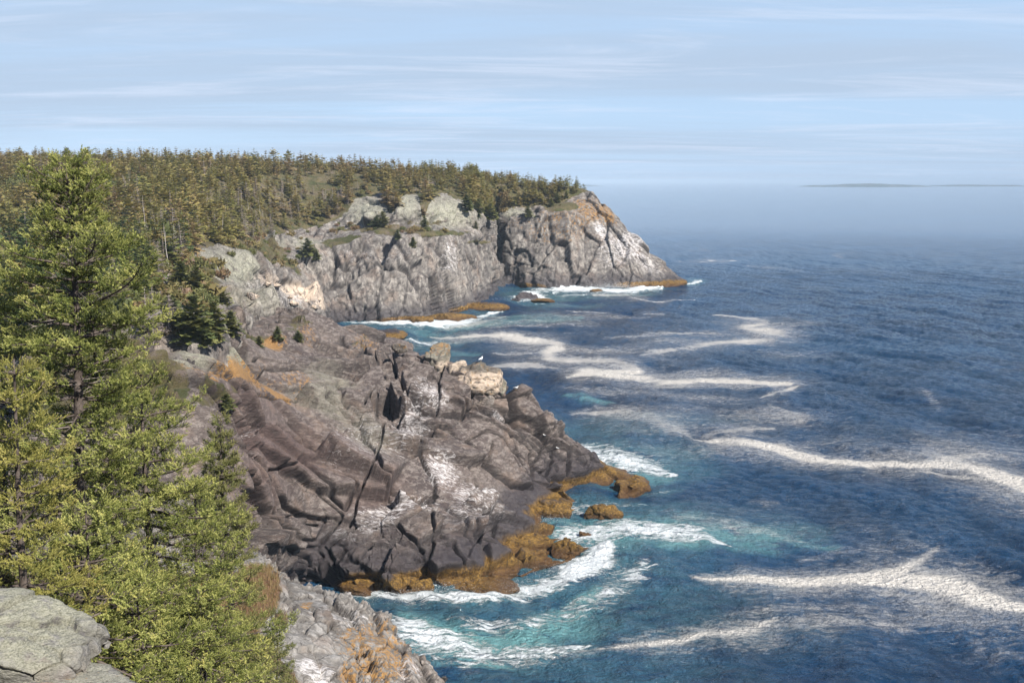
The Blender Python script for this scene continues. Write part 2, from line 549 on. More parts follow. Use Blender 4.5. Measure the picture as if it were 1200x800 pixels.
crack = np.clip(0.8 * k1 + 0.7 * k2 + 0.4 * k3, 0, 1) * rockm
lich = blob(px, py, [(690, 245, 30, 16, 40, .52), (712, 248, 26, 8, 50, .56), (665, 255, 50, 14, 10, .42), (655, 270, 60, 22, 0, .36), (610, 262, 26, 14, 0, .3), (395, 385, 40, 8, 0, .5)])
white = blob(px, py, [(705, 268, 10, 20, -30, .62), (738, 285, 22, 22, 45, .60), (760, 305, 26, 12, 42, .5), (720, 290, 24, 30, 0, .46), (440, 300, 60, 8, 0, .3), (525, 300, 8, 28, 0, .45), (330, 345, 50, 10, 20, .42)])
pale = blob(px, py, [(430, 245, 30, 16, 0, .9), (475, 238, 20, 22, 0, .9), (520, 250, 40, 20, 10, .95), (275, 315, 30, 20, 20, .95), (360, 285, 22, 10, 0, .8), (600, 250, 30, 6, 0, .8), (245, 300, 30, 12, 0, .6), (290, 350, 40, 20, 20, .4), (300, 285, 50, 9, 0, .6)])
cream = blob(px, py, [(352, 344, 22, 12, 25, 1), (372, 358, 10, 10, 20, .9), (318, 330, 18, 6, 25, .55), (335, 338, 16, 6, 10, .6)])
weed = blob(px, py, [(560, 364, 35, 12, 0, 1), (490, 378, 60, 9, 0, 1), (620, 340, 30, 8, 0, .8), (770, 334, 60, 14, 0, 1), (790, 330, 30, 12, 0, 1)])
hill = mesh_np('headland_hillside', PA, gridfaces(nca, nra), M['headland'], smooth=False,
               attrs=dict(crack=crack, lichen=lich, white=white, pale=pale, cream=cream, weed=weed, veg=veg, red=np.zeros(len(PA))))
tag(hill, 'forested hillside ending in a steep grey sea cliff headland', kind='structure')

# ---------------------------------------------------------------- terrain: the dark rock promontory in the middle
B = [[(20, 760, 60), (10, 700, 72), (10, 620, 78), (10, 560, 84), (15, 500, 90), (20, 440, 98), (30, 405, 108), (40, 392, 116), (40, 390, 124)],
     [(120, 740, 68), (120, 680, 78), (125, 610, 82), (130, 550, 86), (130, 490, 92), (130, 430, 100), (140, 400, 110), (140, 390, 118), (140, 388, 126)],
     [(225, 730, 80), (230, 680, 84), (235, 610, 87), (238, 545, 90), (235, 480, 96), (222, 425, 104), (220, 400, 112), (222, 388, 118), (222, 386, 128)],
     [(290, 700, 93), (290, 672, 95), (285, 610, 94), (280, 540, 97), (272, 475, 104), (265, 425, 114), (268, 400, 124), (272, 388, 132), (275, 386, 142)],
     [(330, 705, 100), (328, 680, 103), (322, 615, 102), (315, 540, 106), (308, 478, 115), (308, 428, 130), (315, 398, 148), (322, 378, 170), (328, 376, 200)],
     [(368, 700, '-3'), (368, 681, '0.3'), (362, 612, 112), (358, 545, 116), (352, 482, 126), (352, 432, 140), (355, 398, 162), (355, 372, 192), (80 / F * -600 * .6, 225, 8, 'w')],
     [(430, 708, '-3'), (430, 692, '0'), (428, 630, 112), (425, 560, 119), (420, 490, 131), (422, 442, 146), (427, 421, 160), (432, 404, 176), (-27, 202, 4, 'w')],
     [(475, 710, '-3'), (472, 694, '0'), (468, 634, 112), (465, 565, 120), (462, 495, 132), (464, 452, 143), (468, 429, 152), (470, 411, 164), (-18.5, 186, 4, 'w')],
     [(515, 710, '-3'), (512, 693, '0'), (506, 636, 112), (503, 570, 121), (502, 505, 132), (503, 458, 142), (505, 434, 149), (505, 420, 156), (-12.6, 172, 4, 'w')],
     [(575, 700, '-3'), (572, 685, '0'), (566, 634, 115), (562, 575, 124), (560, 522, 133), (560, 483, 140), (560, 455, 146), (561, 436, 151), (-5, 166, 3, 'w')],
     [(636, 682, '-3'), (632, 668, '0'), (622, 634, 119), (614, 592, 127), (611, 548, 135), (607, 510, 141), (597, 486, 146), (593, 463, 150), (0.4, 163, 2, 'w')],
     [(697, 662, '-3'), (688, 648, '0'), (655, 632, 122), (636, 606, 129), (634, 568, 136), (632, 535, 141), (620, 513, 146), (612, 483, 150.5), (3.2, 160, 1, 'w')],
     [(705, 645, '-3'), (696, 634, '-1'), (664, 620, '-0.5'), (656, 598, '-0.2'), (656, 570, 139), (656, 548, 143), (644, 531, 147), (632, 508, 150), (6.5, 158, 0, 'w')],
     [(712, 640, '-3'), (700, 622, '-3'), (688, 606, '-2'), (690, 590, '-0.2'), (690, 576, 142), (688, 560, 145.5), (682, 546, 149), (664, 532, 152), (10, 160, -2, 'w')],
     [(765, 640, '-3'), (750, 612, '-3'), (740, 596, '-2'), (738, 584, '-0.3'), (738, 574, 143.5), (734, 565, 147), (722, 555, 150), (705, 543, 153), (14, 162, -2, 'w')],
     [(785, 640, '-3'), (775, 612, '-3'), (762, 592, '-2'), (757, 580, '-0.4'), (756, 573, '0.6'), (753, 566, '0.8'), (744, 558, '0.7'), (728, 549, '0.5'), (17.5, 163, -2, 'w')],
     [(800, 640, '-4'), (790, 612, '-4'), (780, 595, '-4'), (778, 585, '-4'), (776, 578, '-4'), (772, 568, '-4'), (765, 560, '-4'), (752, 548, '-4'), (21, 166, -4, 'w')]]
NETB = np.array([station(s) for s in B])
GB = netgrid(NETB, 0.125)
ncb, nrb = GB.shape[:2]
NB = smooth_grid(gnormals(GB), 12).reshape(-1, 3)
NB /= np.linalg.norm(NB, axis=1, keepdims=True)
P0 = GB.reshape(-1, 3)
px, py = proj(P0)
steep = sstep(1 - NB[:, 2], 0.1, 0.4)
JOINTS = [
    [(276, 483), (309, 502), (333, 518), (350, 535), (347, 546), (311, 550)], [(331, 494), (361, 510), (388, 532)],
    [(361, 528), (377, 557), (394, 579), (405, 591), (416, 571), (410, 558), (394, 554)],
    [(408, 502), (432, 524), (443, 546), (445, 560), (468, 571), (490, 579), (512, 575), (512, 557), (501, 540), (489, 525)],
    [(410, 609), (419, 590), (427, 562), (440, 545)], [(419, 612), (441, 617)], [(463, 615), (476, 634), (496, 650)],
    [(507, 582), (531, 598), (551, 606), (575, 618)], [(542, 604), (547, 628), (560, 634)], [(320, 639), (350, 656), (366, 667)],
    [(322, 608), (347, 606), (372, 615)], [(480, 476), (513, 485), (540, 488), (555, 476)], [(549, 515), (576, 536), (606, 560), (627, 566)],
    [(579, 518), (576, 536)], [(597, 506), (612, 524), (627, 548), (630, 566)], [(627, 527), (636, 554)],
    [(592, 461), (597, 482), (609, 500), (624, 513)], [(555, 479), (576, 491), (600, 497)], [(450, 491), (448, 515), (441, 539)],
    [(489, 524), (504, 548), (516, 572)], [(344, 490), (381, 524)], [(426, 476), (443, 456)], [(455, 452), (477, 448)],
    [(248, 431), (273, 445), (302, 459), (330, 465), (352, 462)], [(285, 391), (313, 405), (330, 408)], [(300, 420), (330, 428), (365, 436)],
    [(640, 520), (650, 548), (648, 568)], [(655, 530), (668, 556), (664, 572)], [(500, 600), (507, 640), (500, 668)], [(380, 640), (392, 668)],
    [(380, 470), (420, 490), (450, 491)], [(350, 420), (400, 440), (426, 452)], [(590, 640), (620, 655)], [(530, 640), (540, 668)],
    [(400, 395), (420, 412), (450, 425)], [(520, 432), (512, 455), (513, 484)], [(610, 470), (622, 480), (640, 486)]]
BLOCKS = [([(462, 425), (480, 421), (520, 430), (548, 446), (557, 468), (541, 489), (510, 485), (478, 475), (468, 450)], 1.5),
          ([(592, 456), (605, 450), (626, 462), (641, 480), (651, 508), (657, 524), (632, 513), (610, 500), (597, 482)], 1.7),
          ([(552, 468), (590, 468), (597, 494), (575, 491), (556, 480)], 0.9),
          ([(549, 514), (570, 505), (592, 515), (615, 542), (629, 566), (606, 560), (576, 537)], 1.0),
          ([(398, 448), (443, 455), (441, 478), (425, 480), (400, 472)], 0.8),
          ([(361, 528), (377, 557), (405, 591), (416, 571), (408, 556), (388, 548)], 0.5),
          ([(408, 502), (489, 525), (512, 557), (512, 575), (490, 579), (445, 560), (438, 530)], 0.6),
          ([(420, 612), (463, 616), (500, 604), (551, 608), (560, 634), (606, 645), (560, 674), (400, 676), (385, 640)], 0.7),
          ([(285, 560), (300, 500), (345, 528), (350, 548), (400, 600), (372, 640), (330, 630)], 0.4),
          ([(640, 512), (690, 535), (720, 556), (700, 572), (655, 572), (632, 545)], 0.8)]
jx = px + 2.6 * fbm(P0, 2.6, 4, 301); jy = py + 2.0 * fbm(P0, 2.2, 4, 305)
groove = np.zeros(len(P0)); lip = np.zeros(len(P0))
for pl in JOINTS:
    best = np.full(len(P0), 1e9); sg = np.zeros(len(P0))
    for (x0, y0), (x1, y1) in zip(pl[:-1], pl[1:]):
        bx, by = x1 - x0, y1 - y0
        ax, ay = jx - x0, jy - y0
        t = np.clip((ax * bx + ay * by) / (bx * bx + by * by), 0, 1)
        ex, ey = ax - t * bx, ay - t * by
        d = np.hypot(ex, ey)
        m = d < best
        best = np.where(m, d, best); sg = np.where(m, np.sign(ey + 1e-6), sg)
    groove = np.maximum(groove, 1 - sstep(best, 0.4, 1.8))
    lip += np.where(sg < 0, 1, -0.5) * np.exp(-(best / 11.0) ** 2)


def inpoly(x, y, poly):
    c = np.zeros(len(x), bool); dm = np.full(len(x), 1e9)
    n = len(poly)
    for i in range(n):
        (x0, y0), (x1, y1) = poly[i], poly[(i + 1) % n]
        if y0 != y1:
            c ^= ((y0 > y) != (y1 > y)) & (x < (x1 - x0) * (y - y0) / (y1 - y0) + x0)
        bx, by = x1 - x0, y1 - y0
        t = np.clip(((x - x0) * bx + (y - y0) * by) / (bx * bx + by * by), 0, 1)
        dm = np.minimum(dm, np.hypot(x - x0 - t * bx, y - y0 - t * by))
    return np.where(c, dm, -dm)


blk = np.zeros(len(P0)); edge = np.zeros(len(P0))
for poly, hgt in BLOCKS:
    sd = inpoly(jx, jy, poly)
    blk += hgt * (0.7 * sstep(sd, -1.0, 2.0) + 0.3 * sstep(sd, 0, 12))
    edge = np.maximum(edge, 0.8 * (1 - sstep(np.abs(sd + 1.6), 0.3, 1.8)))
rot = (0.35, 0.55, 0.75)
e1, q1, r1 = plates(P0, (17, 6.5, 5.0), rot, 101, 0.18, 1.3, 0.03)
e2, q2, r2 = plates(P0, (7.0, 2.6, 2.6), (0.3, 0.6, 0.85), 131, 0.2, 1.1, 0.05)
e3, q3, r3 = plates(P0, (2.4, 0.9, 0.8), (0.3, 0.5, 0.8), 161, 0.25, 1.0, 0.08)
core = blob(px, py, [(420, 570, 190, 110, 0, 1), (560, 520, 110, 90, 30, .8)])
g2 = sstep(fbm(P0, 11, 3, 77), -0.1, 0.3) * (1 - 0.3 * core)
g3 = sstep(fbm(P0, 7, 3, 99), -0.05, 0.35) * (1 - 0.75 * core)
land = sstep(P0[:, 2], -2.5, 1.2)
dis = 2.0 * e1 + g2 * (1.3 * e2 - 0.4 * q2) + g3 * (0.5 * e3 - 0.15 * q3) - 0.35 * q1 + 0.45 * fbm(P0, 8, 2, 33) + 0.07 * fbm(P0, 1.6, 3, 44) + 0.08 * (1 - 2 * np.abs(fbm(P0, 0.9, 4, 46, 0.6)))
dis = dis - 1.25 * np.maximum(groove, edge) + 0.06 * lip + blk * 0.8 - 0.2
dis *= (0.35 + 0.65 * land) * (1 - 0.55 * sstep(px, 690, 750))
dis = smooth_grid(dis.reshape(ncb, nrb), 1).ravel()
PB = P0 + NB * dis[:, None]
crack = np.clip(0.6 * q1 + g2 * q2 + 0.5 * g3 * q3 + 0.9 * np.maximum(groove, edge), 0, 1)
lich = blob(px, py, [(275, 435, 38, 12, 22, .78), (330, 455, 28, 12, 35, .78), (315, 397, 26, 12, 25, .74), (300, 440, 66, 18, 22, .56), (350, 440, 30, 10, 20, .42), (215, 435, 26, 8, 10, .5),
                     (360, 398, 20, 12, 40, .46), (430, 405, 26, 10, 30, .44), (500, 418, 20, 8, 0, .36), (250, 440, 40, 10, 0, .5), (600, 455, 10, 8, 0, .4)])
white = blob(px, py, [(480, 500, 26, 36, 35, .55), (520, 545, 30, 22, 35, .58), (470, 590, 66, 16, -8, .57), (560, 575, 34, 20, 20, .57), (505, 470, 30, 12, 20, .52), (440, 610, 44, 16, -15, .5),
                      (585, 490, 22, 10, 35, .5), (640, 507, 26, 7, 35, .56), (290, 505, 14, 8, 0, .45), (430, 520, 60, 40, 0, .34), (560, 600, 60, 30, 0, .40), (400, 625, 30, 12, 0, .42)])
pale = blob(px, py, [(235, 410, 34, 22, 10, .95), (270, 420, 26, 14, 10, .9), (205, 430, 26, 18, 0, .7), (390, 440, 40, 14, 20, .45), (380, 470, 50, 12, 30, .4), (430, 510, 40, 26, 40, .35)])
weed = blob(px, py, [(560, 690, 160, 60, 0, 1), (640, 650, 90, 45, 0, 1), (440, 690, 60, 22, 0, 1), (700, 580, 110, 30, 0, 1), (690, 545, 90, 25, 20, 1)])
red = blob(px, py, [(330, 520, 80, 40, 20, .9), (300, 560, 50, 50, 0, .7), (400, 540, 60, 30, 30, .55), (300, 470, 60, 20, 20, .6), (440, 575, 50, 16, -20, .6), (530, 560, 30, 14, 40, .35)])
vegb = blob(px, py, [(205, 400, 30, 10, 0, .6), (180, 460, 50, 60, 0, .9), (100, 450, 100, 80, 0, 1), (240, 470, 30, 14, 0, .5), (300, 390, 30, 8, 0, .7), (350, 385, 30, 8, 0, .5), (420, 402, 20, 5, 0, .4), (260, 455, 40, 8, 15, .5)])
prom = mesh_np('rock_promontory', PB, gridfaces(ncb, nrb), M['promontory'],
               attrs=dict(crack=crack, lichen=lich, white=white, pale=pale, cream=np.zeros(len(PB)), weed=weed, veg=vegb, red=red))
tag(prom, 'dark purple grey rock promontory running into the sea', kind='structure')

# ---------------------------------------------------------------- terrain: the near grey ledge
C = [[(120, 1000, 34), (150, 850, 40), (160, 780, 44), (165, 735, 46), (170, 700, 48), (175, 672, 54), (185, 655, 62), (-24, 85, 12, 'w')],
     [(220, 1000, 35), (225, 850, 41), (228, 780, 44), (230, 735, 46), (232, 698, 49), (236, 672, 54), (242, 664, 62), (-22, 86, 8, 'w')],
     [(290, 1000, 36), (292, 850, 42), (295, 770, 45), (298, 730, 48), (300, 690, 52), (306, 666, 57), (310, 662, 65), (-20, 88, 2, 'w')],
     [(345, 1000, 37), (348, 850, 43), (348, 780, 46), (350, 740, 50), (352, 704, 55), (352, 688, 59), (-14, 72, 12, 'w'), (-16.5, 88, -1, 'w')],
     [(395, 1000, 38), (397, 850, 44), (398, 785, 47.5), (400, 745, 51), (401, 715, 55), (402, 703, 58.5), (-10.5, 70, 11, 'w'), (-12, 84, -1, 'w')],
     [(440, 1000, 38), (443, 850, 45), (443, 790, 48), (442, 758, 51.5), (441, 735, 55), (440, 724, 58), (-7.5, 67, 10, 'w'), (-8.5, 79, -1.5, 'w')],
     [(482, 1000, 39), (486, 860, 46), (486, 812, 49), (485, 790, 51.5), (484, 774, 53.5), (483, 766, 55.5), (-5, 64, 9, 'w'), (-5.5, 75, -1.5, 'w')],
     [(520, 1000, 40), (522, 880, 47), (522, 838, 49.5), (521, 822, 51), (520, 808, 52.5), (517, 798, 53.5), (-2.6, 61, 8, 'w'), (-3, 71, -1.5, 'w')],
     [(560, 1050, 42), (560, 950, 48), (560, 905, 50), (558, 885, 51), (556, 870, 52), (554, 860, 53), (0, 59, 5, 'w'), (0.5, 68, -2, 'w')],
     [(600, 1200, 44), (600, 1100, 48), (600, 1050, 50), (600, 1020, 51), (600, 1000, 52), (600, 980, 53), (2.5, 58, 1, 'w'), (3.5, 66, -3, 'w')]]
NETC = np.array([station(s) for s in C])
GC = netgrid(NETC, 0.085)
NC = smooth_grid(gnormals(GC), 12).reshape(-1, 3)
NC /= np.linalg.norm(NC, axis=1, keepdims=True)
P0 = GC.reshape(-1, 3)
px, py = proj(P0)
f1_, p1_, _ = plates(P0, (1.3, 2.2, 5.5), (0.1, 0.25, 0.25), 201, 0.22, 1.1, 0.06)
f2_, p2_, _ = plates(P0, (0.45, 0.7, 1.9), (0.12, 0.2, 0.3), 231, 0.25, 1.0, 0.10)
f3_, p3_, _ = plates(P0, (0.3, 0.45, 0.4), (0.4, 0.2, 0.5), 261, 0.5, 0.9, 0.14)
g = sstep(fbm(P0, 3.5, 3, 55), -0.3, 0.2)
smooth_slab = blob(px, py, [(345, 775, 50, 45, 0, 1), (330, 740, 30, 20, 0, .7)])
g = g * (1 - 0.9 * smooth_slab)
brown = blob(px, py, [(300, 695, 36, 40, 0, 1), (260, 720, 60, 60, 0, 1), (200, 740, 80, 80, 0, 1), (335, 668, 20, 8, 0, .4), (330, 725, 12, 14, 0, .6)])
dis = (0.42 * f1_ - 0.35 * p1_) * (1 - 0.6 * smooth_slab) + g * (0.30 * f2_ - 0.24 * p2_ + 0.14 * f3_ - 0.08 * p3_) + 0.35 * fbm(P0, 2.5, 4, 61) + 0.05 * fbm(P0, 0.4, 3, 62)
PC = P0 + NC * (dis * (1 - 0.5 * brown))[:, None]
lich = blob(px, py, [(440, 765, 60, 44, 30, .52), (425, 745, 44, 24, 0, .48), (460, 780, 30, 20, 0, .52), (358, 712, 12, 8, 0, .62), (320, 697, 8, 8, 0, .6), (408, 790, 16, 20, 0, .55), (470, 735, 10, 10, 30, .4)])
lich = lich * 1.02
wh = blob(px, py, [(360, 778, 20, 12, 15, .66), (375, 795, 16, 20, 0, .66), (330, 780, 16, 10, 0, .5), (480, 785, 20, 12, 30, .46), (400, 722, 40, 10, 15, .44)])
led = mesh_np('rock_ledge', PC, gridfaces(*GC.shape[:2]), M['ledge'],
              attrs=dict(crack=np.clip(p1_ * (1 - smooth_slab) + g * p2_ * 0.8, 0, 1) * (1 - brown), lichen=lich, white=wh, pale=0 * wh, cream=0 * wh, weed=0 * wh, veg=brown, red=0 * wh))
tag(led, 'grey fractured rock ledge with orange lichen at the cliff foot', kind='structure')

# ---------------------------------------------------------------- terrain: the slope below the viewpoint
def erow(px, pys):
    ds = (6, 10, 15, 22, 32, 45, 58)
    pts = [((px - 600) / F * 7, -14, 44.5, 'w'), ((px - 600) / F * 7, -2, 43.5, 'w'), ((px - 600) / F * 7, 2.5, 43.1, 'w')]
    for d, y in zip(ds, pys):
        pts.append((px, y, d))
    pts.append(((px - 600) / F * 72, 72, 10 if px < 300 else -30, 'w'))
    return pts


E = [erow(-900, (700, 700, 690, 670, 650, 620, 600)),
     erow(-400, (760, 760, 750, 730, 700, 660, 630)),
     erow(-60, (808, 800, 790, 770, 730, 690, 650)),
     erow(60, (806, 815, 800, 780, 740, 700, 660)),
     erow(140, (830, 835, 812, 790, 750, 705, 668)),
     erow(210, (880, 860, 835, 812, 770, 720, 690)),
     erow(280, (930, 900, 870, 845, 800, 740, 720)),
     erow(340, (990, 960, 930, 900, 850, 790, 760)),
     erow(420, (1150, 1120, 1090, 1050, 1000, 900, 850)),
     erow(560, (1600, 1500, 1400, 1350, 1300, 1200, 1100)),
     erow(1300, (1700, 1600, 1600, 1600, 1500, 1400, 1300))]
NETE = np.array([station(s) for s in E])
GE = netgrid(NETE, 0.16)
P0 = GE.reshape(-1, 3)
NE = smooth_grid(gnormals(GE), 4).reshape(-1, 3)
NE /= np.linalg.norm(NE, axis=1, keepdims=True)
u1, v1, _ = plates(P0, (1.1, 1.4, 0.9), (0.3, 0.2, 0.5), 301, 0.5, 0.9, 0.1)
vegE = sstep(fbm(P0, 3, 4, 71), -0.35, -0.1)
dis = 0.28 * fbm(P0, 1.2, 4, 72) + (1 - vegE) * 0.35 * u1 + 0.05 * fbm(P0, 0.25, 3, 73)
PE = P0 + NE * dis[:, None]
z0 = np.zeros(len(PE))
slo = mesh_np('scrub_slope', PE, gridfaces(*GE.shape[:2]), M['slope'],
              attrs=dict(crack=v1 * (1 - vegE), lichen=z0, white=z0, pale=(1 - vegE) * 0.8, cream=z0, weed=z0, veg=vegE, red=z0))
tag(slo, 'brown scrubby slope under the near spruces', kind='structure')

# ---------------------------------------------------------------- sea
def axis(segs):
    out = [segs[0][0]]
    for a, b_, s in segs:
        n = max(1, int(round((b_ - a) / s)))
        out += list(a + (b_ - a) * (np.arange(1, n + 1) / n))
    return np.array(out)


def grow(a, b_, s0, k=1.25):
    out = []; x = a; s = s0
    while x < b_:
        s *= k; x += s; out.append(min(x, b_))
    return out


XS = np.concatenate([-np.array(grow(60, 34000, 1.0))[::-1], axis([(-60, -34, 1.0), (-34, 70, 0.42), (70, 230, 0.7)]), np.array(grow(230, 34000, 1.0))])
YS = np.concatenate([-np.array(grow(0, 3000, 6))[::-1], axis([(0, 66, 3.0), (66, 160, 0.33), (160, 290, 0.55), (290, 500, 1.0)]), np.array(grow(500, 42000, 1.5, 1.09))])
XX, YY = np.meshgrid(XS, YS, indexing='ij')
SP = np.stack([XX.ravel(), YY.ravel(), np.zeros(XX.size)], 1)
spx, spy = proj(SP)
front = SP[:, 1] > 40
fade = (1 - sstep(SP[:, 1], 300, 900)) * (1 - sstep(np.abs(SP[:, 0] - 80), 300, 700))
R = np.random.default_rng(5)
hz = np.zeros(len(SP))
for i in range(34):
    L = 1.6 * 1.11 ** i if i < 26 else 18 + 4 * (i - 26)
    th = math.radians(200 + R.normal(0, 34))
    kx, ky = math.cos(th) * 2 * math.pi / L, math.sin(th) * 2 * math.pi / L
    a = 0.021 * L ** 0.58 * (0.5 + R.random())
    ph = kx * SP[:, 0] + ky * SP[:, 1] + R.random() * 6.28
    hz += a * (np.sin(ph) + 0.25 * np.sin(2 * ph + 1.2))
gust = 0.65 + 0.35 * fbm(SP, 26, 3, 91)
hz *= fade * gust


def streak(lst, halo=0.0, wide=1.0):
    """soft traced band on the water: (x, y, half thickness) list, strength"""
    m = np.zeros(len(SP))
    new = []
    for pts, s in lst:
        q = card(np.array(pts, float), [5] * (len(pts) - 1), 0.5)
        e = np.minimum(np.arange(len(q)), len(q) - 1 - np.arange(len(q))) / 4.0
        q[:, 2] *= wide * np.clip(0.25 + 0.75 * e, 0.25, 1)
        new.append(([tuple(v) for v in q], s))
    lst = new
    jx = spx + 8 * fbm(SP, 14, 5, 93, 0.6); jy = spy + 5.0 * fbm(SP * np.array([.6, 1, 1]), 9, 7, 94, 0.68)
    wmod = 1 + 1.15 * fbm(SP * np.array([.5, 1, 1]), 12, 4, 197)
    wmod = np.clip(wmod, 0.3, 2.2)
    imod = 1 + 0.55 * fbm(SP * np.array([.4, 1, 1]), 8, 4, 207)
    for pts, s in lst:
        for (x0, y0, t0), (x1, y1, t1) in zip(pts[:-1], pts[1:]):
            R_ = 4.5 * max(t0, t1) + 14
            sel = front & (spx > min(x0, x1) - 2.4 * R_) & (spx < max(x0, x1) + 2.4 * R_) & (spy > min(y0, y1) - R_) & (spy < max(y0, y1) + R_)
            if not sel.any():
                continue
            ax, ay = jx[sel] - x0, (jy[sel] - y0) * 2.2
            bx, by = x1 - x0, (y1 - y0) * 2.2
            t = np.clip((ax * bx + ay * by) / (bx * bx + by * by), 0, 1)
            d = np.sqrt((ax - t * bx) ** 2 + (ay - t * by) ** 2) / 2.2
            th = t0 + (t1 - t0) * t
            dn = d / (th * wmod[sel])
            v = s * imod[sel] * np.maximum(1 - sstep(dn, 0.0, 1.8), halo * (1 - sstep(dn, 0.5, 5.0)))
            m[sel] = np.maximum(m[sel], v)
    return m


FOAM = [
    ([(812, 513, 4), (860, 518, 5), (900, 524, 6.5), (950, 534, 7.5), (1010, 541, 6), (1070, 545, 5.5), (1110, 544, 7), (1140, 549, 8), (1165, 558, 7), (1200, 569, 8), (1280, 584, 8)], 1.0),
    ([(1040, 551, 2.5), (1110, 555, 3), (1170, 566, 3)], .7),
    ([(662, 444, 3), (687, 439, 4.5), (715, 441, 3.5), (760, 444, 2.5), (799, 445.5, 3), (837, 445, 2.5), (890, 449, 3), (928, 452, 3.5)], 1.0),
    ([(935, 455, 3), (911, 460, 3.5), (890, 466, 3)], .8),
    ([(900, 474, 4), (935, 490, 6), (900, 484, 8), (841, 484, 6)], .52), ([(907, 501, 4), (860, 506, 5), (820, 507, 4)], .6),
    ([(673, 482, 3), (736, 485, 5), (778, 498, 8), (813, 513, 5)], .6), ([(700, 478, 10), (800, 480, 12), (880, 480, 12)], .36),
    ([(505, 392, 2), (540, 394, 2), (575, 392, 3), (599, 393, 4), (620, 398, 4), (655, 404, 4), (641, 414, 4), (650, 420, 4), (690, 423, 4), (718, 426, 4), (743, 433, 3), (687, 436, 3)], .85),
    ([(834, 370, 2), (865, 372, 2), (897, 377, 2.5), (872, 382, 4), (908, 391, 7), (883, 399, 4), (837, 403, 4), (792, 409, 5), (750, 416, 4)], .75),
    ([(704, 396, 1.6), (760, 395, 2), (837, 391, 1.6)], .62), ([(575, 430, 2), (610, 429, 3), (652, 431, 2)], .62),
    ([(659, 363, 1.6), (715, 368, 1.8)], .6), ([(750, 367, 2), (781, 369, 2)], .55), ([(694, 346, 1.5), (736, 349, 1.8), (771, 353, 1.2), (816, 352, 1)], .7),
    ([(815, 677, 4), (895, 680, 6), (964, 679, 8), (1027, 674, 9), (1068, 662, 6), (1098, 640, 5)], .82),
    ([(1000, 680, 8), (1060, 682, 10), (1102, 687, 12), (1148, 702, 10), (1200, 711, 8), (1280, 720, 8)], .98),
    ([(690, 760, 3), (780, 751, 5), (820, 744, 4), (866, 741, 6), (912, 728, 6)], .66), ([(900, 735, 8), (1000, 728, 10), (1075, 737, 8)], .5),
    ([(1150, 750, 20), (1200, 770, 20)], .36), ([(560, 770, 10), (690, 760, 12)], .45),
    ([(880, 585, 4), (910, 588, 4)], .42), ([(1080, 455, 3), (1100, 480, 3)], .3), ([(790, 306, 1), (862, 306, 1.2)], .7), ([(870, 312, 1), (940, 316, 1)], .5),
    ([(975, 300, 1.2), (1005, 296, 1.2)], .4), ([(808, 292, 1), (835, 293, 1)], .4),
    ([(575, 415, 2), (600, 416, 2.5), (620, 415, 2)], .55), ([(700, 380, 3), (560, 385, 3)], .45), ([(600, 400, 8), (700, 410, 9), (800, 400, 8), (880, 390, 8)], .40), ([(660, 455, 7), (800, 462, 9), (920, 470, 8)], .38), ([(560, 385, 5), (640, 372, 5), (760, 372, 4)], .38), ([(760, 600, 10), (860, 612, 10), (960, 640, 8)], .36), ([(940, 655, 10), (1040, 640, 10), (1120, 650, 8)], .40), ([(860, 720, 8), (1000, 712, 8), (1120, 730, 8)], .40), ([(590, 372, 3), (520, 382, 3)], .6)]
WASH = [
    ([(400, 380, 2), (440, 379, 3), (480, 380, 3), (520, 377, 4), (560, 372, 3), (590, 362, 4)], .9),
    ([(596, 350, 5), (640, 352, 4), (620, 344, 5), (660, 340, 4)], .95),
    ([(650, 343, 3), (665, 338, 6), (700, 340, 4.5), (740, 340, 4), (775, 338, 2)], 1.15), ([(803, 333, 2.5), (822, 329, 2.5)], .95),
    ([(480, 398, 8), (500, 404, 8), (460, 410, 6)], .7), ([(460, 385, 4), (540, 384, 3)], .45),
    ([(655, 520, 7), (690, 532, 12), (740, 545, 13), (790, 556, 9)], .85), ([(755, 577, 5), (800, 575, 6)], .6),
    ([(660, 596, 6), (700, 596, 8), (760, 590, 8)], .8), ([(650, 622, 8), (690, 628, 14), (740, 620, 16), (800, 628, 14), (860, 640, 12)], .72),
    ([(650, 600, 5), (668, 596, 6), (684, 604, 5)], 1.0),
    ([(398, 694, 8), (430, 697, 12), (470, 701, 16), (520, 703, 17), (570, 699, 17), (640, 684, 18), (690, 664, 16), (708, 645, 10), (715, 632, 6)], 1.0),
    ([(660, 680, 10), (690, 672, 8)], 1.0), ([(455, 722, 22), (500, 745, 34), (560, 765, 32), (620, 765, 26), (690, 755, 18)], .78), ([(520, 725, 20), (600, 730, 24), (700, 700, 24), (760, 660, 28)], .64),
    ([(640, 600, 6), (720, 480, 10)], .0)]
AQUA = [
    ([(470, 720, 30), (540, 750, 45), (620, 745, 40), (700, 690, 34)], 1.0), ([(640, 620, 26), (760, 620, 30), (820, 600, 18)], .8),
    ([(780, 640, 26), (880, 632, 24), (980, 640, 14)], .8), ([(660, 530, 14), (740, 560, 20), (790, 560, 16)], .75), ([(660, 465, 8), (720, 470, 8)], .7),
    ([(440, 390, 8), (520, 386, 8), (600, 375, 6), (680, 372, 5)], .7), ([(480, 410, 14), (560, 415, 8)], .55), ([(600, 352, 8), (760, 345, 6)], .5), ([(530, 770, 16), (600, 780, 12)], 1.2)]
foam = streak(FOAM, 0.52, 1.3)
wash = streak(WASH, 0.30)
aqua = np.maximum(streak(AQUA), 0.7 * streak(WASH, 0.6))
hz += np.clip(wash - 0.6, 0, 1) * (2.0 * np.maximum(fbm(SP, 2.4, 5, 95, .6) + .1, 0) + 0.12)
hz *= 1 - 0.55 * np.clip(foam, 0, 1)
SP[:, 2] = hz
ms, b = new_mat('sea_water')
P = b.n('ShaderNodeNewGeometry').outputs['Position']
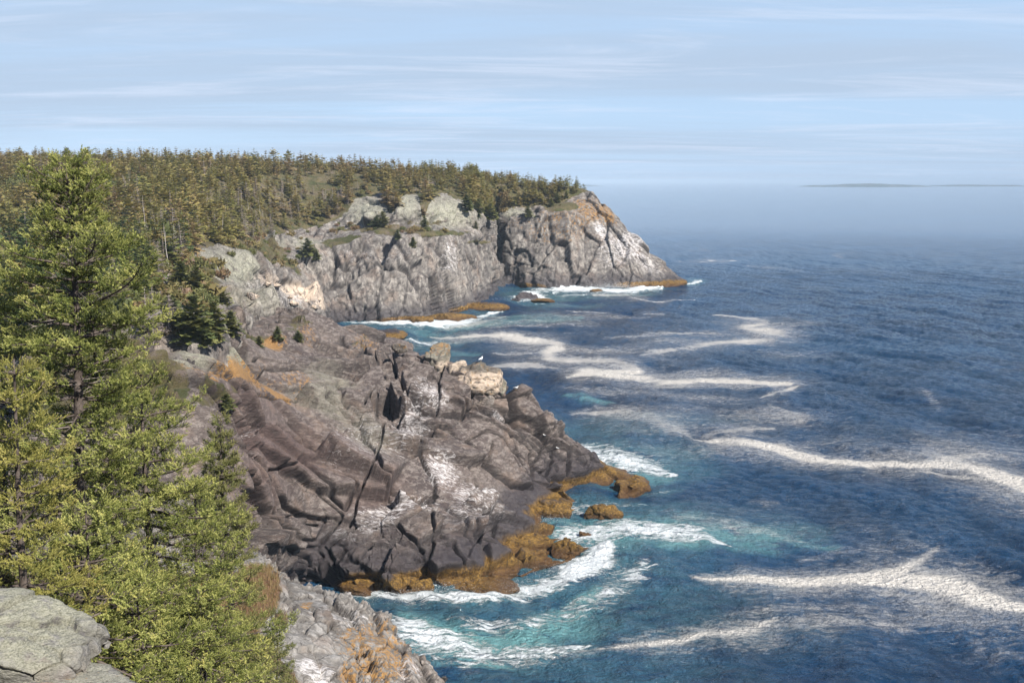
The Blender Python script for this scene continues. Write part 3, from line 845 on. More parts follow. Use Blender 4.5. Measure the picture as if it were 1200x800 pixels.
Pw = b.n('ShaderNodeMapping', ins={'Vector': P, 'Rotation': (0, 0, 0.35), 'Scale': (0.8, 1.25, 1)}).outputs[0]
w1 = b.noise(Pw, 0.70, 5, 0.66, 0.4)
w2 = b.noise(Pw, 2.3, 4, 0.6, 0.3)
w3 = b.noise(b.scale(P, (1, 1, 0)), 0.075, 5, 0.6, 0.4)
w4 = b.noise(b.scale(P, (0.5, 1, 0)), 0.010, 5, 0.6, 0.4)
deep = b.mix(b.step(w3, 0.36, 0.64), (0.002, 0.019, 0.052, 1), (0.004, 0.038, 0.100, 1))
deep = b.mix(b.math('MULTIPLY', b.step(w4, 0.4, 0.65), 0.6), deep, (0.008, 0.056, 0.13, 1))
aq = b.math('MULTIPLY', attr(b, 'aqua'), b.step(b.noise(b.scale(P, (.6, 1, 0)), 0.22, 7, 0.72, 1.2), 0.30, 0.56))
colr = b.mix(b.math('MULTIPLY', aq, 0.85), deep, (0.13, 0.30, 0.31, 1))
lace = b.noise(b.n('ShaderNodeMapping', ins={'Vector': P, 'Rotation': (0, 0, -0.15), 'Scale': (0.55, 1.3, 0.2)}).outputs[0], 0.55, 9, 0.72, 1.6)
lace2 = b.noise(b.scale(P, (1, 1.4, 0.2)), 1.6, 7, 0.75, 1.0)
ln = b.math('ADD', b.math('MULTIPLY', lace, 0.72), b.math('MULTIPLY', lace2, 0.28))
fo = attr(b, 'foam')
wa = attr(b, 'wash')
ff = b.step(b.math('ADD', fo, b.math('MULTIPLY', b.math('SUBTRACT', ln, 0.5), 2.2)), 0.10, 0.95)
ff = b.math('MULTIPLY', ff, b.step(fo, 0.02, 0.25))
wf = b.step(b.math('ADD', wa, b.math('MULTIPLY', b.math('SUBTRACT', ln, 0.5), 3.0)), 0.55, 0.95)
wf = b.math('MULTIPLY', wf, b.step(wa, 0.05, 0.3))
caps = b.step(b.noise(Pw, 0.9, 8, 0.7, 0.8), 0.745, 0.80)
fc = b.mix(b.step(wf, 0.2, 0.8), b.mix(b.step(lace2, .4, .6), (0.70, 0.65, 0.57, 1), (0.82, 0.77, 0.69, 1)), (0.80, 0.84, 0.85, 1))
ftot = b.math('MAXIMUM', b.math('MULTIPLY', ff, b.math('ADD', 0.55, b.math('MULTIPLY', b.step(fo, .5, .95), 0.30))), b.math('MULTIPLY', wf, 0.92))
ftot = b.math('MAXIMUM', ftot, b.math('MULTIPLY', caps, 0.35))
colr = b.mix(ftot, colr, fc)
hgt = b.math('ADD', b.math('MULTIPLY', w1, 0.60), b.math('MULTIPLY', w2, 0.30))
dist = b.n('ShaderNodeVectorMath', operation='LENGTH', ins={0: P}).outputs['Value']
bump_fade = b.step(dist, 140.0, 1100.0, 1.0, 0.10)  # ripple bump fades with distance so the far sea mirrors bright low sky
hgt = b.math('MULTIPLY', hgt, bump_fade)
hgt = b.math('ADD', hgt, b.math('MULTIPLY', ftot, 0.06))
rgh = b.math('ADD', 0.09, b.math('MULTIPLY', ftot, 0.6))
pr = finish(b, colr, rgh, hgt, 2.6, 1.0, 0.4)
pr.inputs['IOR'].default_value = 1.33
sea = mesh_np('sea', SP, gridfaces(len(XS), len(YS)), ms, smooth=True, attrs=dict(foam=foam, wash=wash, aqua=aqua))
tag(sea, 'dark blue sea with drifting cream foam streaks', kind='structure')

# ---------------------------------------------------------------- far islands
mi, b = new_mat('far_island_ground')
P = b.n('ShaderNodeNewGeometry').outputs['Position']
finish(b, b.mix(b.step(b.noise(P, 0.01, 4), .4, .6), (0.03, 0.045, 0.03, 1), (0.07, 0.075, 0.06, 1)), 0.95)


def island(name, label, x0, x1, d, hgts):
    xs = np.linspace((x0 - 600) / F * d, (x1 - 600) / F * d, 160)
    u = np.linspace(0, 1, 160)
    hh = np.interp(u, np.linspace(0, 1, len(hgts)), hgts)
    ys = np.linspace(-1, 1, 17)
    X, Y = np.meshgrid(xs, ys, indexing='ij')
    prof = (1 - Y ** 2) ** 0.5
    PP = np.stack([X, d + Y * 260 * np.maximum(0.15, np.sin(u * np.pi)[:, None] ** 0.5), Y * 0], -1).reshape(-1, 3)
    n = fbm(PP, 60, 4, 7)
    Z = (hh[:, None] * prof).ravel() * (1 + 0.22 * n) - 1.0
    PP[:, 2] = Z
    o = mesh_np(name, PP, gridfaces(160, 17), mi)
    tag(o, label, kind='structure')


island('distant_island', 'low dark island on the horizon to the right', 932, 1085, 8200, [2, 12, 13, 16, 22, 25, 23, 18, 15, 12, 2])
island('distant_island', 'very thin flat island at the right edge of the horizon', 1080, 1196, 8800, [2, 9, 12, 13, 12, 10, 11, 2])
island('distant_island', 'thin faint island just right of the headland on the horizon', 640, 706, 9400, [4, 13, 15, 12, 8, 1])

# ---------------------------------------------------------------- haze
HZ = 74.0
hm = bpy.data.materials.new('haze_air')
hm.use_nodes = True
t = hm.node_tree
for n in list(t.nodes):
    t.nodes.remove(n)
vol = t.nodes.new('ShaderNodeVolumePrincipled')
vol.inputs['Color'].default_value = (0.62, 0.78, 0.95, 1)
vol.inputs['Density'].default_value = 0.5 / 5200
vol.inputs['Anisotropy'].default_value = -0.35
ho = t.nodes.new('ShaderNodeOutputMaterial')
t.links.new(vol.outputs[0], ho.inputs['Volume'])
hx, hy0, hy1, hb = 34500, -3200, 42500, -7.5
V = np.array([(x, y, z) for x in (-hx, hx) for y in (hy0, hy1) for z in (hb, HZ)], float)
Q = np.array([(0, 1, 3, 2), (4, 6, 7, 5), (0, 4, 5, 1), (2, 3, 7, 6), (0, 2, 6, 4), (1, 5, 7, 3)])
haze = mesh_np('haze', V, Q, hm)
tag(haze, kind='stuff')
# ---------------------------------------------------------------- foliage materials
def foliage_mat(name, ramp, spread=0.5, rough=0.6, trans=0.25, haze_tip=None):
    m, b = new_mat(name)
    a = attr(b, 'rnd')
    oi = b.n('ShaderNodeObjectInfo')
    v = b.math('ADD', b.math('MULTIPLY', a, 1 - spread), b.math('MULTIPLY', oi.outputs['Random'], spread))
    cr = b.n('ShaderNodeValToRGB', ins={0: v})
    el = cr.color_ramp.elements
    while len(el) < len(ramp):
        el.new(0.5)
    for i, (p, c) in enumerate(ramp):
        el[i].position = p
        el[i].color = (*c, 1)
    p = b.n('ShaderNodeBsdfPrincipled', ins={'Base Color': cr.outputs[0], 'Roughness': rough})
    p.inputs['Specular IOR Level'].default_value = 0.25
    out = p.outputs[0]
    if trans:
        tr = b.n('ShaderNodeBsdfTranslucent', ins={'Color': cr.outputs[0]})
        mx = b.n('ShaderNodeMixShader', ins={0: trans, 1: out, 2: tr.outputs[0]})
        out = mx.outputs[0]
    b.n('ShaderNodeOutputMaterial', ins={'Surface': out})
    return m


def plain(name, c1, c2, scale=6.0, rough=0.9):
    m, b = new_mat(name)
    P = b.n('ShaderNodeTexCoord').outputs['Object']
    n = b.noise(P, scale, 5, 0.65)
    finish(b, b.mix(b.step(n, 0.35, 0.65), (*c1, 1), (*c2, 1)), rough, n, 0.03, 0.6)
    return m


M['far_green'] = foliage_mat('far_spruce_foliage', [(0.0, (0.034, 0.062, 0.026)), (0.34, (0.080, 0.115, 0.036)), (0.60, (0.165, 0.172, 0.050)), (0.80, (0.265, 0.215, 0.070)), (1.0, (0.29, 0.20, 0.12))], 0.62)
M['dark_green'] = foliage_mat('dark_spruce_foliage', [(0.0, (0.070, 0.098, 0.036)), (0.5, (0.150, 0.165, 0.055)), (1.0, (0.29, 0.26, 0.10))], 0.25)
M['shrub'] = foliage_mat('shrub_foliage', [(0.0, (0.08, 0.10, 0.035)), (0.35, (0.13, 0.135, 0.045)), (0.6, (0.19, 0.155, 0.06)), (0.82, (0.23, 0.145, 0.08)), (1.0, (0.25, 0.19, 0.16))], 0.75)
M['dead'] = foliage_mat('dead_twigs', [(0.0, (0.20, 0.155, 0.135)), (0.5, (0.30, 0.245, 0.22)), (1.0, (0.40, 0.35, 0.32))], 0.5, 0.9, 0.0)
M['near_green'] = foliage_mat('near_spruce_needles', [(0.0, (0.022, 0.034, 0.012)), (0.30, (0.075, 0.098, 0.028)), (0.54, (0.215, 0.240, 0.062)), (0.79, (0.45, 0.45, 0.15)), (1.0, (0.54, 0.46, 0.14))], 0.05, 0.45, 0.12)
M['young_green'] = foliage_mat('young_spruce_needles', [(0.0, (0.17, 0.18, 0.05)), (0.5, (0.33, 0.32, 0.09)), (1.0, (0.50, 0.43, 0.14))], 0.1, 0.5, 0.3)
M['bark'] = plain('spruce_bark', (0.055, 0.042, 0.035), (0.13, 0.105, 0.09), 9)
M['grey_bark'] = plain('weathered_bark', (0.22, 0.19, 0.17), (0.38, 0.34, 0.31), 9)
M['snag'] = plain('bleached_wood', (0.42, 0.37, 0.33), (0.60, 0.55, 0.50), 4)


class Soup:
    def __init__(s):
        s.v = []; s.f = []; s.r = []; s.n = 0

    def add(s, V, Fc, r):
        V = np.asarray(V, float); Fc = np.asarray(Fc, int)
        s.v.append(V); s.f.append(Fc + s.n); s.n += len(V)
        s.r.append(np.broadcast_to(r, (len(V),)).astype(float))

    def arrays(s):
        return np.concatenate(s.v), np.concatenate(s.f), np.concatenate(s.r)

    def build(s, name, mat, parent=None, smooth=False):
        V, Fc, r = s.arrays()
        return mesh_np(name, V, Fc, mat, parent, smooth, dict(rnd=r))


def tube(sp, pts, rad, r=0.5, k=5):
    """tapered tube of triangles along points"""
    pts = np.asarray(pts, float); n = len(pts)
    tg = np.gradient(pts, axis=0); tg /= np.linalg.norm(tg, axis=1, keepdims=True) + 1e-9
    a = np.cross(tg, [0.31, 0.17, 0.93] if abs(tg[0][2]) < 0.8 else [1, 0.1, 0]); a /= np.linalg.norm(a, axis=1, keepdims=True) + 1e-9
    c = np.cross(tg, a)
    th = np.arange(k) * 2 * np.pi / k
    V = pts[:, None] + (a[:, None] * np.cos(th)[None, :, None] + c[:, None] * np.sin(th)[None, :, None]) * np.asarray(rad)[:, None, None]
    V = V.reshape(-1, 3)
    i = np.arange(n - 1)[:, None] * k; j = np.arange(k)[None]; j2 = (j + 1) % k
    q = np.stack([i + j, i + j2, i + k + j2, i + k + j], -1).reshape(-1, 4)
    sp.add(V, np.concatenate([q[:, [0, 1, 2]], q[:, [0, 2, 3]]]), r)


def far_conifer(seed, h, rad, whorls, per, leaf, dead=False, base=0.08, irregular=0.35, fat=1.0):
    """trunk soup, crown soup of a spruce seen from far away; leaf = leaflet pairs per branch"""
    g = np.random.default_rng(seed)
    tr, cr = Soup(), Soup()
    lean = g.normal(0, 0.02, 2)
    tz = np.linspace(0, 1, 6)
    tp = np.stack([lean[0] * h * tz + 0.02 * h * np.sin(tz * 5 + seed), lean[1] * h * tz, tz * h - 0.4 * (1 - tz)], 1)
    tube(tr, tp, 0.011 * h * (1 - 0.93 * tz) + 0.01, 0.5, 5)
    az0 = g.random() * 6.28
    bulge = g.uniform(0.75, 1.15)
    for w_ in range(whorls):
        u = base + (1 - base) * (w_ + g.random() * 0.6) / whorls
        cen = np.array([np.interp(u, tz, tp[:, i]) for i in range(3)])
        prof = ((1 - u) ** (bulge * 0.8)) * (0.55 + 0.45 * min(1, u / 0.22)) + 0.05
        for k in range(per):
            if g.random() < irregular * 0.45:
                continue
            az = az0 + w_ * 1.1 + k * 6.283 / per + g.normal(0, 0.25)
            L = rad * prof * g.uniform(1 - irregular, 1 + irregular * 0.6)
            droop = g.uniform(-0.35, 0.15) + 0.55 * u
            d = np.array([math.cos(az), math.sin(az), droop]); d /= np.linalg.norm(d)
            side = np.array([-math.sin(az), math.cos(az), 0])
            upv = np.cross(d, side) * -1
            t = np.linspace(0.12, 1, leaf + 1)
            cols = g.random()
            if dead:
                e = cen + d * L
                V = [cen, e, cen + side * 0.03 * L + [0, 0, .02]]
                cr.add(V, [(0, 1, 2)], cols)
            for q in range(leaf):
                m0 = cen + d * L * t[q] + [0, 0, -0.10 * L * t[q] ** 2]
                wd = L * (0.42 * (1 - 0.55 * t[q])) * g.uniform(0.7, 1.2) * (1 + 0.25 * (fat - 1))
                for sgn in (-1, 1):
                    tip = m0 + side * sgn * wd + d * L * 0.28 + upv * g.uniform(-0.3, 0.3) * wd
                    if dead:
                        V = [m0, m0 + d * L * 0.06, tip]
                    else:
                        V = [m0 - d * L * 0.10 * fat + upv * g.uniform(-.1, .1) * wd, m0 + d * L * 0.30 * (0.6 + 0.4 * fat) + [0, 0, g.uniform(-.12, .12) * L], tip]
                    cr.add(V, [(0, 1, 2)], np.clip(cols * 0.6 + 0.4 * g.random(), 0, 1))
    return tr, cr


def far_bush(seed, rad, hgt, n, size):
    g = np.random.default_rng(seed)
    st, cr = Soup(), Soup()
    for k in range(5):
        az = g.random() * 6.28; e = np.array([math.cos(az) * rad * .5, math.sin(az) * rad * .5, hgt * 0.7])
        tube(st, [np.array([0, 0, -0.3]), e * 0.5 + g.normal(0, .08, 3), e], [0.05 * rad, 0.035 * rad, 0.01 * rad], 0.4, 4)
    lob = [(g.uniform(-.5, .5) * rad, g.uniform(-.5, .5) * rad, g.uniform(0.25, 0.7) * hgt, g.uniform(.35, .65)) for _ in range(6)]
    for k in range(n):
        lx, ly, lz, lr = lob[g.integers(6)]
        v = g.normal(0, 1, 3); v /= np.linalg.norm(v)
        c = np.array([lx, ly, lz]) + v * np.array([rad, rad, hgt * .7]) * lr * g.uniform(0.6, 1.05)
        c[2] = max(c[2], 0.02)
        a = g.normal(0, 1, 3) * size; b_ = g.normal(0, 1, 3) * size
        cr.add([c, c + a, c + b_], [(0, 1, 2)], g.random())
    return st, cr


class Proto:
    """a thing and its parts, copied for every instance"""
    def __init__(s, name, parts):
        s.name = name
        s.meshes = []
        for pname, soup, mat in parts:
            o = soup.build(pname, mat)
            s.meshes.append((pname, o.data, o))
        s.used = False

    def place(s, loc, rz, scale, label, cat, group=None):
        root = empty(s.name, loc, rz, scale)
        tag(root, label, cat, group)
        for pname, me, first in s.meshes:
            o = first if not s.used else first.copy()
            if s.used:
                COL.objects.link(o)
            o.parent = root
        s.used = True
        return root


def merged(name, items, mat_of, label):
    """many small far trees nobody could count: one mesh"""
    Vs, Fs, Rs, Ms = [], [], [], []
    n = 0
    mats = []
    for (soups, loc, rz, sc, cval) in items:
        c, s_ = math.cos(rz), math.sin(rz)
        for (V, Fc, r, mat) in soups:
            if mat not in mats:
                mats.append(mat)
            W = V * sc
            W = np.stack([W[:, 0] * c - W[:, 1] * s_, W[:, 0] * s_ + W[:, 1] * c, W[:, 2]], 1) + loc
            Vs.append(W); Fs.append(Fc + n); n += len(W)
            Rs.append(np.clip(0.30 * r + 0.70 * cval, 0, 1)); Ms.append(np.full(len(Fc), mats.index(mat)))
    o = mesh_np(name, np.concatenate(Vs), np.concatenate(Fs), None, None, False, dict(rnd=np.concatenate(Rs)))
    for m_ in mats:
        o.data.materials.append(m_)
    o.data.polygons.foreach_set('material_index', np.concatenate(Ms).astype(np.int32))
    tag(o, label, kind='stuff')
    return o


# ---------------------------------------------------------------- where trees stand: on the hillside mesh
GAx = PA.reshape(nca, nra, 3)
cell = np.linalg.norm(np.cross(GAx[1:, :-1] - GAx[:-1, :-1], GAx[:-1, 1:] - GAx[:-1, :-1]), axis=2)
cpos = 0.25 * (GAx[1:, :-1] + GAx[:-1, :-1] + GAx[:-1, 1:] + GAx[1:, 1:]).reshape(-1, 3)
carea = cell.ravel()
cpx, cpy = proj(cpos)
FE2 = np.interp(cpx, [a for a, _ in FOREST_EDGE], [b_ for _, b_ in FOREST_EDGE])


def scatter(weight, n, mind, seed, cap=60000, taken=None):
    g = np.random.default_rng(seed)
    w_ = carea * weight
    w_ = w_ / w_.sum()
    idx = g.choice(len(w_), size=min(cap, n * 14), p=w_)
    grid = {} if taken is None else taken
    out = []
    for i in idx:
        x, y, z = cpos[i]
        kx, ky = int(x // mind), int(y // mind)
        ok = True
        for a in (-1, 0, 1):
            for c in (-1, 0, 1):
                for q in grid.get((kx + a, ky + c), ()):
                    if (q[0] - x) ** 2 + (q[1] - y) ** 2 < mind * mind:
                        ok = False; break
                if not ok: break
            if not ok: break
        if ok:
            grid.setdefault((kx, ky), []).append((x, y))
            out.append(i)
            if len(out) >= n:
                break
    return out


wood = ((FE2 - cpy) > 2) & (cpx > -190) & (cpx < 690) & (cpos[:, 1] < 560) & (cpos[:, 1] > 100)
dens = np.where(wood, 1.0, 0.0) * (0.55 + 0.45 * (cpos[:, 1] < 470))
dens *= (1 + 1.5 * (cpos[:, 1] < 300)) * (1 + 2.5 * (cpx > 545))
deadzone = blob(cpx, cpy, [(370, 225, 60, 26, 0, 1), (420, 215, 50, 16, 0, .6), (310, 250, 60, 20, 0, .7), (190, 300, 30, 60, 0, .8), (300, 275, 60, 12, 0, .8), (150, 240, 20, 20, 0, .5)])
cn = fbm(cpos, 24, 3, 501)
tk = {}
live = scatter(dens * (1 - 0.72 * deadzone), 3900, 1.85, 3, 120000, tk)
deads = scatter(dens * (0.06 + deadzone), 560, 1.9, 5, 60000, {})
print('live', len(live), 'dead', len(deads))

far_protos = []
lowres = []
for i in range(8):
    hgt = 7.0
    rad = [2.5, 3.0, 2.2, 3.5, 2.7, 3.8, 2.1, 3.2][i]
    tr, cr = far_conifer(900 + i, hgt, rad, 15, 7, 3, irregular=0.45, base=0.03, fat=1.2)
    far_protos.append(Proto('spruce_tree', [('trunk', tr, M['bark']), ('crown', cr, M['far_green'])]))
    tr2, cr2 = far_conifer(940 + i, hgt, rad * 1.05, 11, 6, 2, irregular=0.45, base=0.02, fat=1.6)
    a, c = tr2.arrays(), cr2.arrays()
    lowres.append([(*a, M['bark']), (*c, M['far_green'])])

ZONES = [(20, 'behind the near spruce, frame left'), (70, 'behind the near spruce tip'), (120, 'right beside the near spruce tip'), (155, 'above the near clump shoulder'),
         (190, 'left of the scrubby gully'), (225, 'straight above the gully'), (262, 'right of the gully'), (300, 'left of the bare snags'),
         (345, 'among the bare snags'), (385, 'right of the bare snags'), (430, 'left of the pale outcrops'), (480, 'above the left pale outcrop'), (530, 'above the right pale outcrop'),
         (575, 'left of the dark cleft'), (620, 'right of the dark cleft'), (900, 'at the wood\'s seaward end')]


def zone(x, y, d):
    z_ = next(t_ for l, t_ in ZONES if x < l)
    dep = 'lowest row' if d < 135 else 'second row up' if d < 160 else 'lower slope' if d < 190 else 'middle slope' if d < 225 else 'upper middle slope' if d < 290 else 'upper slope' if d < 400 else 'skyline'
    return z_, dep


live.sort(key=lambda i: -1.0 / np.linalg.norm(cpos[i] - [0, 0, H]))
vis = [i for i in live if -60 < cpx[i] < 700]
order = sorted(vis, key=lambda i: cpos[i][1])
singles = set(order[:285])
# also every tree on the seaward end stands clear against the sky: keep those as individuals
rimtrees = [i for i in vis if cpx[i] > 585]
g = np.random.default_rng(77)
items = []
nsing = 0
for i in live:
    x, y, z = cpos[i]
    big = g.random()
    sc = g.uniform(0.42, 1.15) if y > 300 else g.uniform(0.5, 1.2)
    if cpx[i] > 560:
        sc *= 0.85
    s3 = (sc * g.uniform(0.85, 1.2), sc * g.uniform(0.85, 1.2), sc)
    cval = float(np.clip(0.36 - 0.2 * (cpx[i] > 545) + 0.7 * cn[i] + g.normal(0, 0.28), 0, 1))
    k = g.integers(8)
    if i in singles and nsing < 290:
        nsing += 1
        zt, dp = zone(cpx[i], cpy[i], y)
        size = 'tall' if sc > 1.1 else 'short' if sc < 0.85 else 'middling'
        form = 'slender' if k in (0, 2, 6) else 'broad' if k in (3, 5, 7) else 'ragged'
        lab = '%s %s far spruce, %s, %s' % (size, form, dp, zt)
        far_protos[k].place((x, y, z - 0.15), g.random() * 6.28, s3, lab, 'tree', '%s %s spruces %s, %s' % (size, form, dp, zt))
    else:
        items.append((lowres[k], np.array([x, y, z - 0.15]), g.random() * 6.28, np.array(s3), cval))
merged('spruce_forest', items, None, 'dense far spruce wood covering the headland top')

# dead spruces and snags
dp_ = []
for i in range(4):
    tr, cr = far_conifer(980 + i, 6.5, [1.5, 1.9, 1.2, 1.7][i], 20, 8, 4, dead=True, irregular=0.3)
    dp_.append(Proto('dead_spruce', [('trunk', tr, M['grey_bark']), ('bare_branches', cr, M['dead'])]))
sn_ = []
for i in range(3):
    tr, cr = far_conifer(990 + i, 7.0, 0.8, 7, 4, 1, dead=True, irregular=0.8)
    sn_.append(Proto('dead_snag', [('trunk', tr, M['snag']), ('branch_stubs', cr, M['dead'])]))
deads.sort(key=lambda i: cpos[i][1])
for n_, i in enumerate(deads[:330]):
    if not (-60 < cpx[i] < 700):
        continue
    x, y, z = cpos[i]
    zt, dp = zone(cpx[i], cpy[i], y)
    if n_ % 14 == 0:
        sn_[n_ % 3].place((x, y, z - 0.2), g.random() * 6.28, g.uniform(0.7, 1.1), 'bleached bare snag, %s, %s' % (dp, zt), 'dead tree', 'bare snags %s %s' % (dp, zt))
    else:
        ds_ = g.uniform(0.5, 1.1)
        wd = 'tall' if ds_ > 0.9 else 'short' if ds_ < 0.7 else 'middling'
        fm = ('slender', 'broad', 'thin', 'ragged')[n_ % 4]
        dp_[n_ % 4].place((x, y, z - 0.2), g.random() * 6.28, (ds_ * (0.7, 1.25, 0.6, 1.0)[n_ % 4], ds_ * (0.7, 1.25, 0.6, 1.0)[n_ % 4], ds_), '%s %s bare dead spruce, %s, %s' % (wd, fm, dp, zt), 'dead tree', '%s %s dead spruces %s %s' % (wd, fm, dp, zt))

# shrubs on the open slopes and ledges, and as undergrowth
bp = []
blow = []
for i in range(5):
    st, cr = far_bush(1200 + i, 1.5, 1.3, 420, 0.26)
    bp.append(Proto('shrub', [('stems', st, M['grey_bark']), ('leaves', cr, M['shrub'])]))
    st2, cr2 = far_bush(1230 + i, 1.5, 1.3, 150, 0.36)
    blow.append([(*cr2.arrays(), M['shrub'])])
openm = blob(cpx, cpy, [(212, 345, 40, 55, 0, 1.6), (180, 350, 30, 50, 0, 1.2), (240, 315, 26, 20, 30, .9), (330, 300, 80, 14, 10, .55), (300, 285, 60, 12, 0, 1), (470, 270, 80, 4, 3, .5), (655, 242, 28, 8, 0, .12), (340, 385, 40, 8, 0, .6), (380, 265, 40, 8, 0, .8), (430, 262, 40, 5, 0, .7)])
sh = scatter(np.maximum(openm, 0) * (cpos[:, 1] > 95), 190, 1.5, 8, 30000)
SHZ = [(200, 'at the left of the scrubby gully'), (225, 'in the middle of the scrubby gully'), (250, 'at the right of the scrubby gully'), (285, 'above the pale rock face'), (315, 'under the bare snags'),
       (345, 'above the pink rockfall'), (385, 'by the cliff edge spruce'), (420, 'on the ledge left end'), (470, 'on the ledge below the left outcrop'), (560, 'on the ledge right end'), (900, 'on the headland shoulder')]
for n_, i in enumerate(sh):
    x, y, z = cpos[i]
    zt = next(t_ for l, t_ in SHZ if cpx[i] < l)
    s_ = g.uniform(0.45, 1.15) if y > 200 else g.uniform(0.55, 1.35)
    wd = ('low' if s_ < 0.75 else 'rounded') + (', uphill' if y > 300 else ', downhill' if y < 160 else '')
    bp[n_ % 5].place((x, y, z - 0.1), g.random() * 6.28, s_, '%s olive brown shrub, %s' % (wd, zt), 'shrub', '%s shrubs %s' % (wd, zt))
leafy = scatter(dens * sstep(cn, 0.0, 0.25) * (cpos[:, 1] < 340), 260, 2.6, 19, 40000)
merged('broadleaf_thicket', [(blow[int(g.integers(5))], cpos[i] + [0, 0, .4], g.random() * 6.28, np.array([1.2, 1.2, 2.2]) * g.uniform(0.6, 1.2), float(np.clip(0.42 + 0.6 * cn[i] + g.normal(0, .25), 0, 1))) for i in leafy], None,
       'rounded tan and yellow broadleaf crowns mixed into the far wood')
und = scatter(dens + 0.5 * openm, 1100, 1.5, 9, 60000)
merged('undergrowth', [(blow[int(g.integers(5))], cpos[i] - [0, 0, .1], g.random() * 6.28, np.ones(3) * g.uniform(0.6, 1.5), float(np.clip(0.5 + 0.7 * cn[i] + g.normal(0, .2), 0, 1))) for i in und], None,
       'brown and olive undergrowth between the far trees')


# a handful of trees whose own places show clearly: helper that finds the ground under a picture point
def ground_at(px_, py_, P_, maxd=6):
    a, c = proj(P_)
    d = np.hypot(a - px_, c - py_)
    near = np.where(d < maxd)[0]
    if len(near) == 0:
        return P_[d.argmin()]
    return P_[near[P_[near, 1].argmin()]]


mids = []
for i in range(3):
    tr, cr = far_conifer(1300 + i, 6.0, [2.5, 2.1, 2.9][i], 26, 9, 6, irregular=0.6, base=0.02, fat=1.3)
    mids.append(Proto('spruce_tree', [('trunk', tr, M['bark']), ('crown', cr, M['dark_green'])]))
MB = np.concatenate([PB, PA])
for (x_, y_, s_, k, lab) in [
                (222, 392, 0.95, 0, 'broad dark spruce on the gully edge above the pale lichen rock'), (252, 388, 0.85, 1, 'dark spruce right of the broad one above the pale lichen rock'),
        (240, 396, 0.55, 2, 'small dark spruce in front of the two gully edge spruces'), (276, 386, 0.6, 0, 'narrow dark spruce at the right end of the gully clump'),
        (205, 380, 0.8, 2, 'dark spruce at the left of the gully clump beside a dead one'), (330, 393, 0.42, 1, 'low yellowish spruce on the promontory top'), (352, 394, 0.36, 2, 'second low spruce on the promontory top to the right'), (308, 400, 0.3, 0, 'tiny spruce beside the orange lichen band'),
        (272, 477, 0.34, 2, 'lone small spruce in the orange lichen band'), (232, 340, 0.9, 1, 'olive spruce higher up the gully'), (215, 330, 0.8, 0, 'leaning olive spruce higher up the gully on the left'), (262, 350, 0.5, 2, 'little spruce against the pale rock face')]:
    p_ = ground_at(x_, y_, MB)
    s_ *= 0.82
    mids[k].place((p_[0], p_[1], p_[2] - 0.15), g.random() * 6.28, (s_ * 1.15, s_ * 1.15, s_), lab, 'tree')
for (x_, y_, s_, lab) in [(184, 398, 1.0, 'pinkish grey dead spruce left of the gully clump'), (200, 385, 0.75, 'smaller grey dead spruce behind the gully clump'), (176, 385, 0.9, 'grey dead spruce half hidden by the near spruce'), (292, 372, 0.45, 'short grey dead bush right of the gully clump')]:
    p_ = ground_at(x_, y_, MB)
    dp_[int(g.integers(4))].place((p_[0], p_[1], p_[2] - 0.15), g.random() * 6.28, (s_ * 1.4, s_ * 1.4, s_ * .9), lab, 'dead tree')
# trees in front of the cliffs that stand clear
for (x_, y_, s_, lab) in [(366, 296, 0.95, 'dark spruce on the cliff edge above the cove rocks'), (374, 298, 0.5, 'dark little bush spruce at the lip of the grey cliff'), (440, 262, 0.9, 'dark spruce in front of the left pale outcrop'), (449, 260, 1.0, 'dark spruce pair member at the left pale outcrop'),
                          (497, 262, 0.8, 'slim dark spruce between the two pale outcrops'), (489, 284, 0.5, 'rounded dark spruce on the ledge below the outcrops'), (462, 276, 0.5, 'dark spruce on the grass ledge left'), (560, 262, 0.5, 'little dark spruce beside the cleft'),
                          (566, 250, 1.15, 'big dark spruce at the head of the cleft'), (575, 250, 1.1, 'second big dark spruce at the head of the cleft'), (552, 243, 1.0, 'dark spruce left of the cleft head'), (620, 247, 0.8, 'bushy dark spruce at the cliff lip right of the cleft'), (645, 236, 0.7, 'bushy dark spruce on the grassy shoulder'),
                          (655, 230, 0.7, 'spruce near the seaward end of the wood'), (662, 226, 0.55, 'last small spruce at the seaward end of the wood')]:
    p_ = ground_at(x_, y_, PA)
    mids[int(g.integers(3))].place((p_[0], p_[1], p_[2] - 0.2), g.random() * 6.28, (s_, s_, s_), lab, 'tree')
# ---------------------------------------------------------------- near spruces
def needle_template(seed, L, n, nl, wd):
    """bottle-brush twig along +X"""
    g = np.random.default_rng(seed)
    V = np.zeros((n * 3 + 3, 3)); 
    t = g.random(n) ** 0.85 * L
    th = g.random(n) * 6.283
    fw = g.uniform(0.35, 0.9, n) + 0.9 * (t / L) ** 4
    rd = np.stack([np.zeros(n), np.cos(th), np.sin(th)], 1)
    dr = rd + np.stack([fw, fw * 0, fw * 0], 1); dr /= np.linalg.norm(dr, axis=1, keepdims=True)
    sd = np.cross(dr, [1.0, 0.3, 0.2]); sd /= np.linalg.norm(sd, axis=1, keepdims=True)
    base = np.stack([t, t * 0, t * 0], 1)
    ln = nl * g.uniform(0.75, 1.2, n)[:, None]
    V[0:3 * n:3] = base - sd * wd / 2
    V[1:3 * n:3] = base + sd * wd / 2
    V[2:3 * n:3] = base + dr * ln
    V[3 * n:] = [(0, 0, -0.003), (0, 0, 0.003), (L, 0, 0)]
    Fc = np.arange(3 * n + 3).reshape(-1, 3)
    r = np.repeat(t / L, 3)
    r = np.concatenate([r, [0, 0, 0]])
    return V, Fc, r


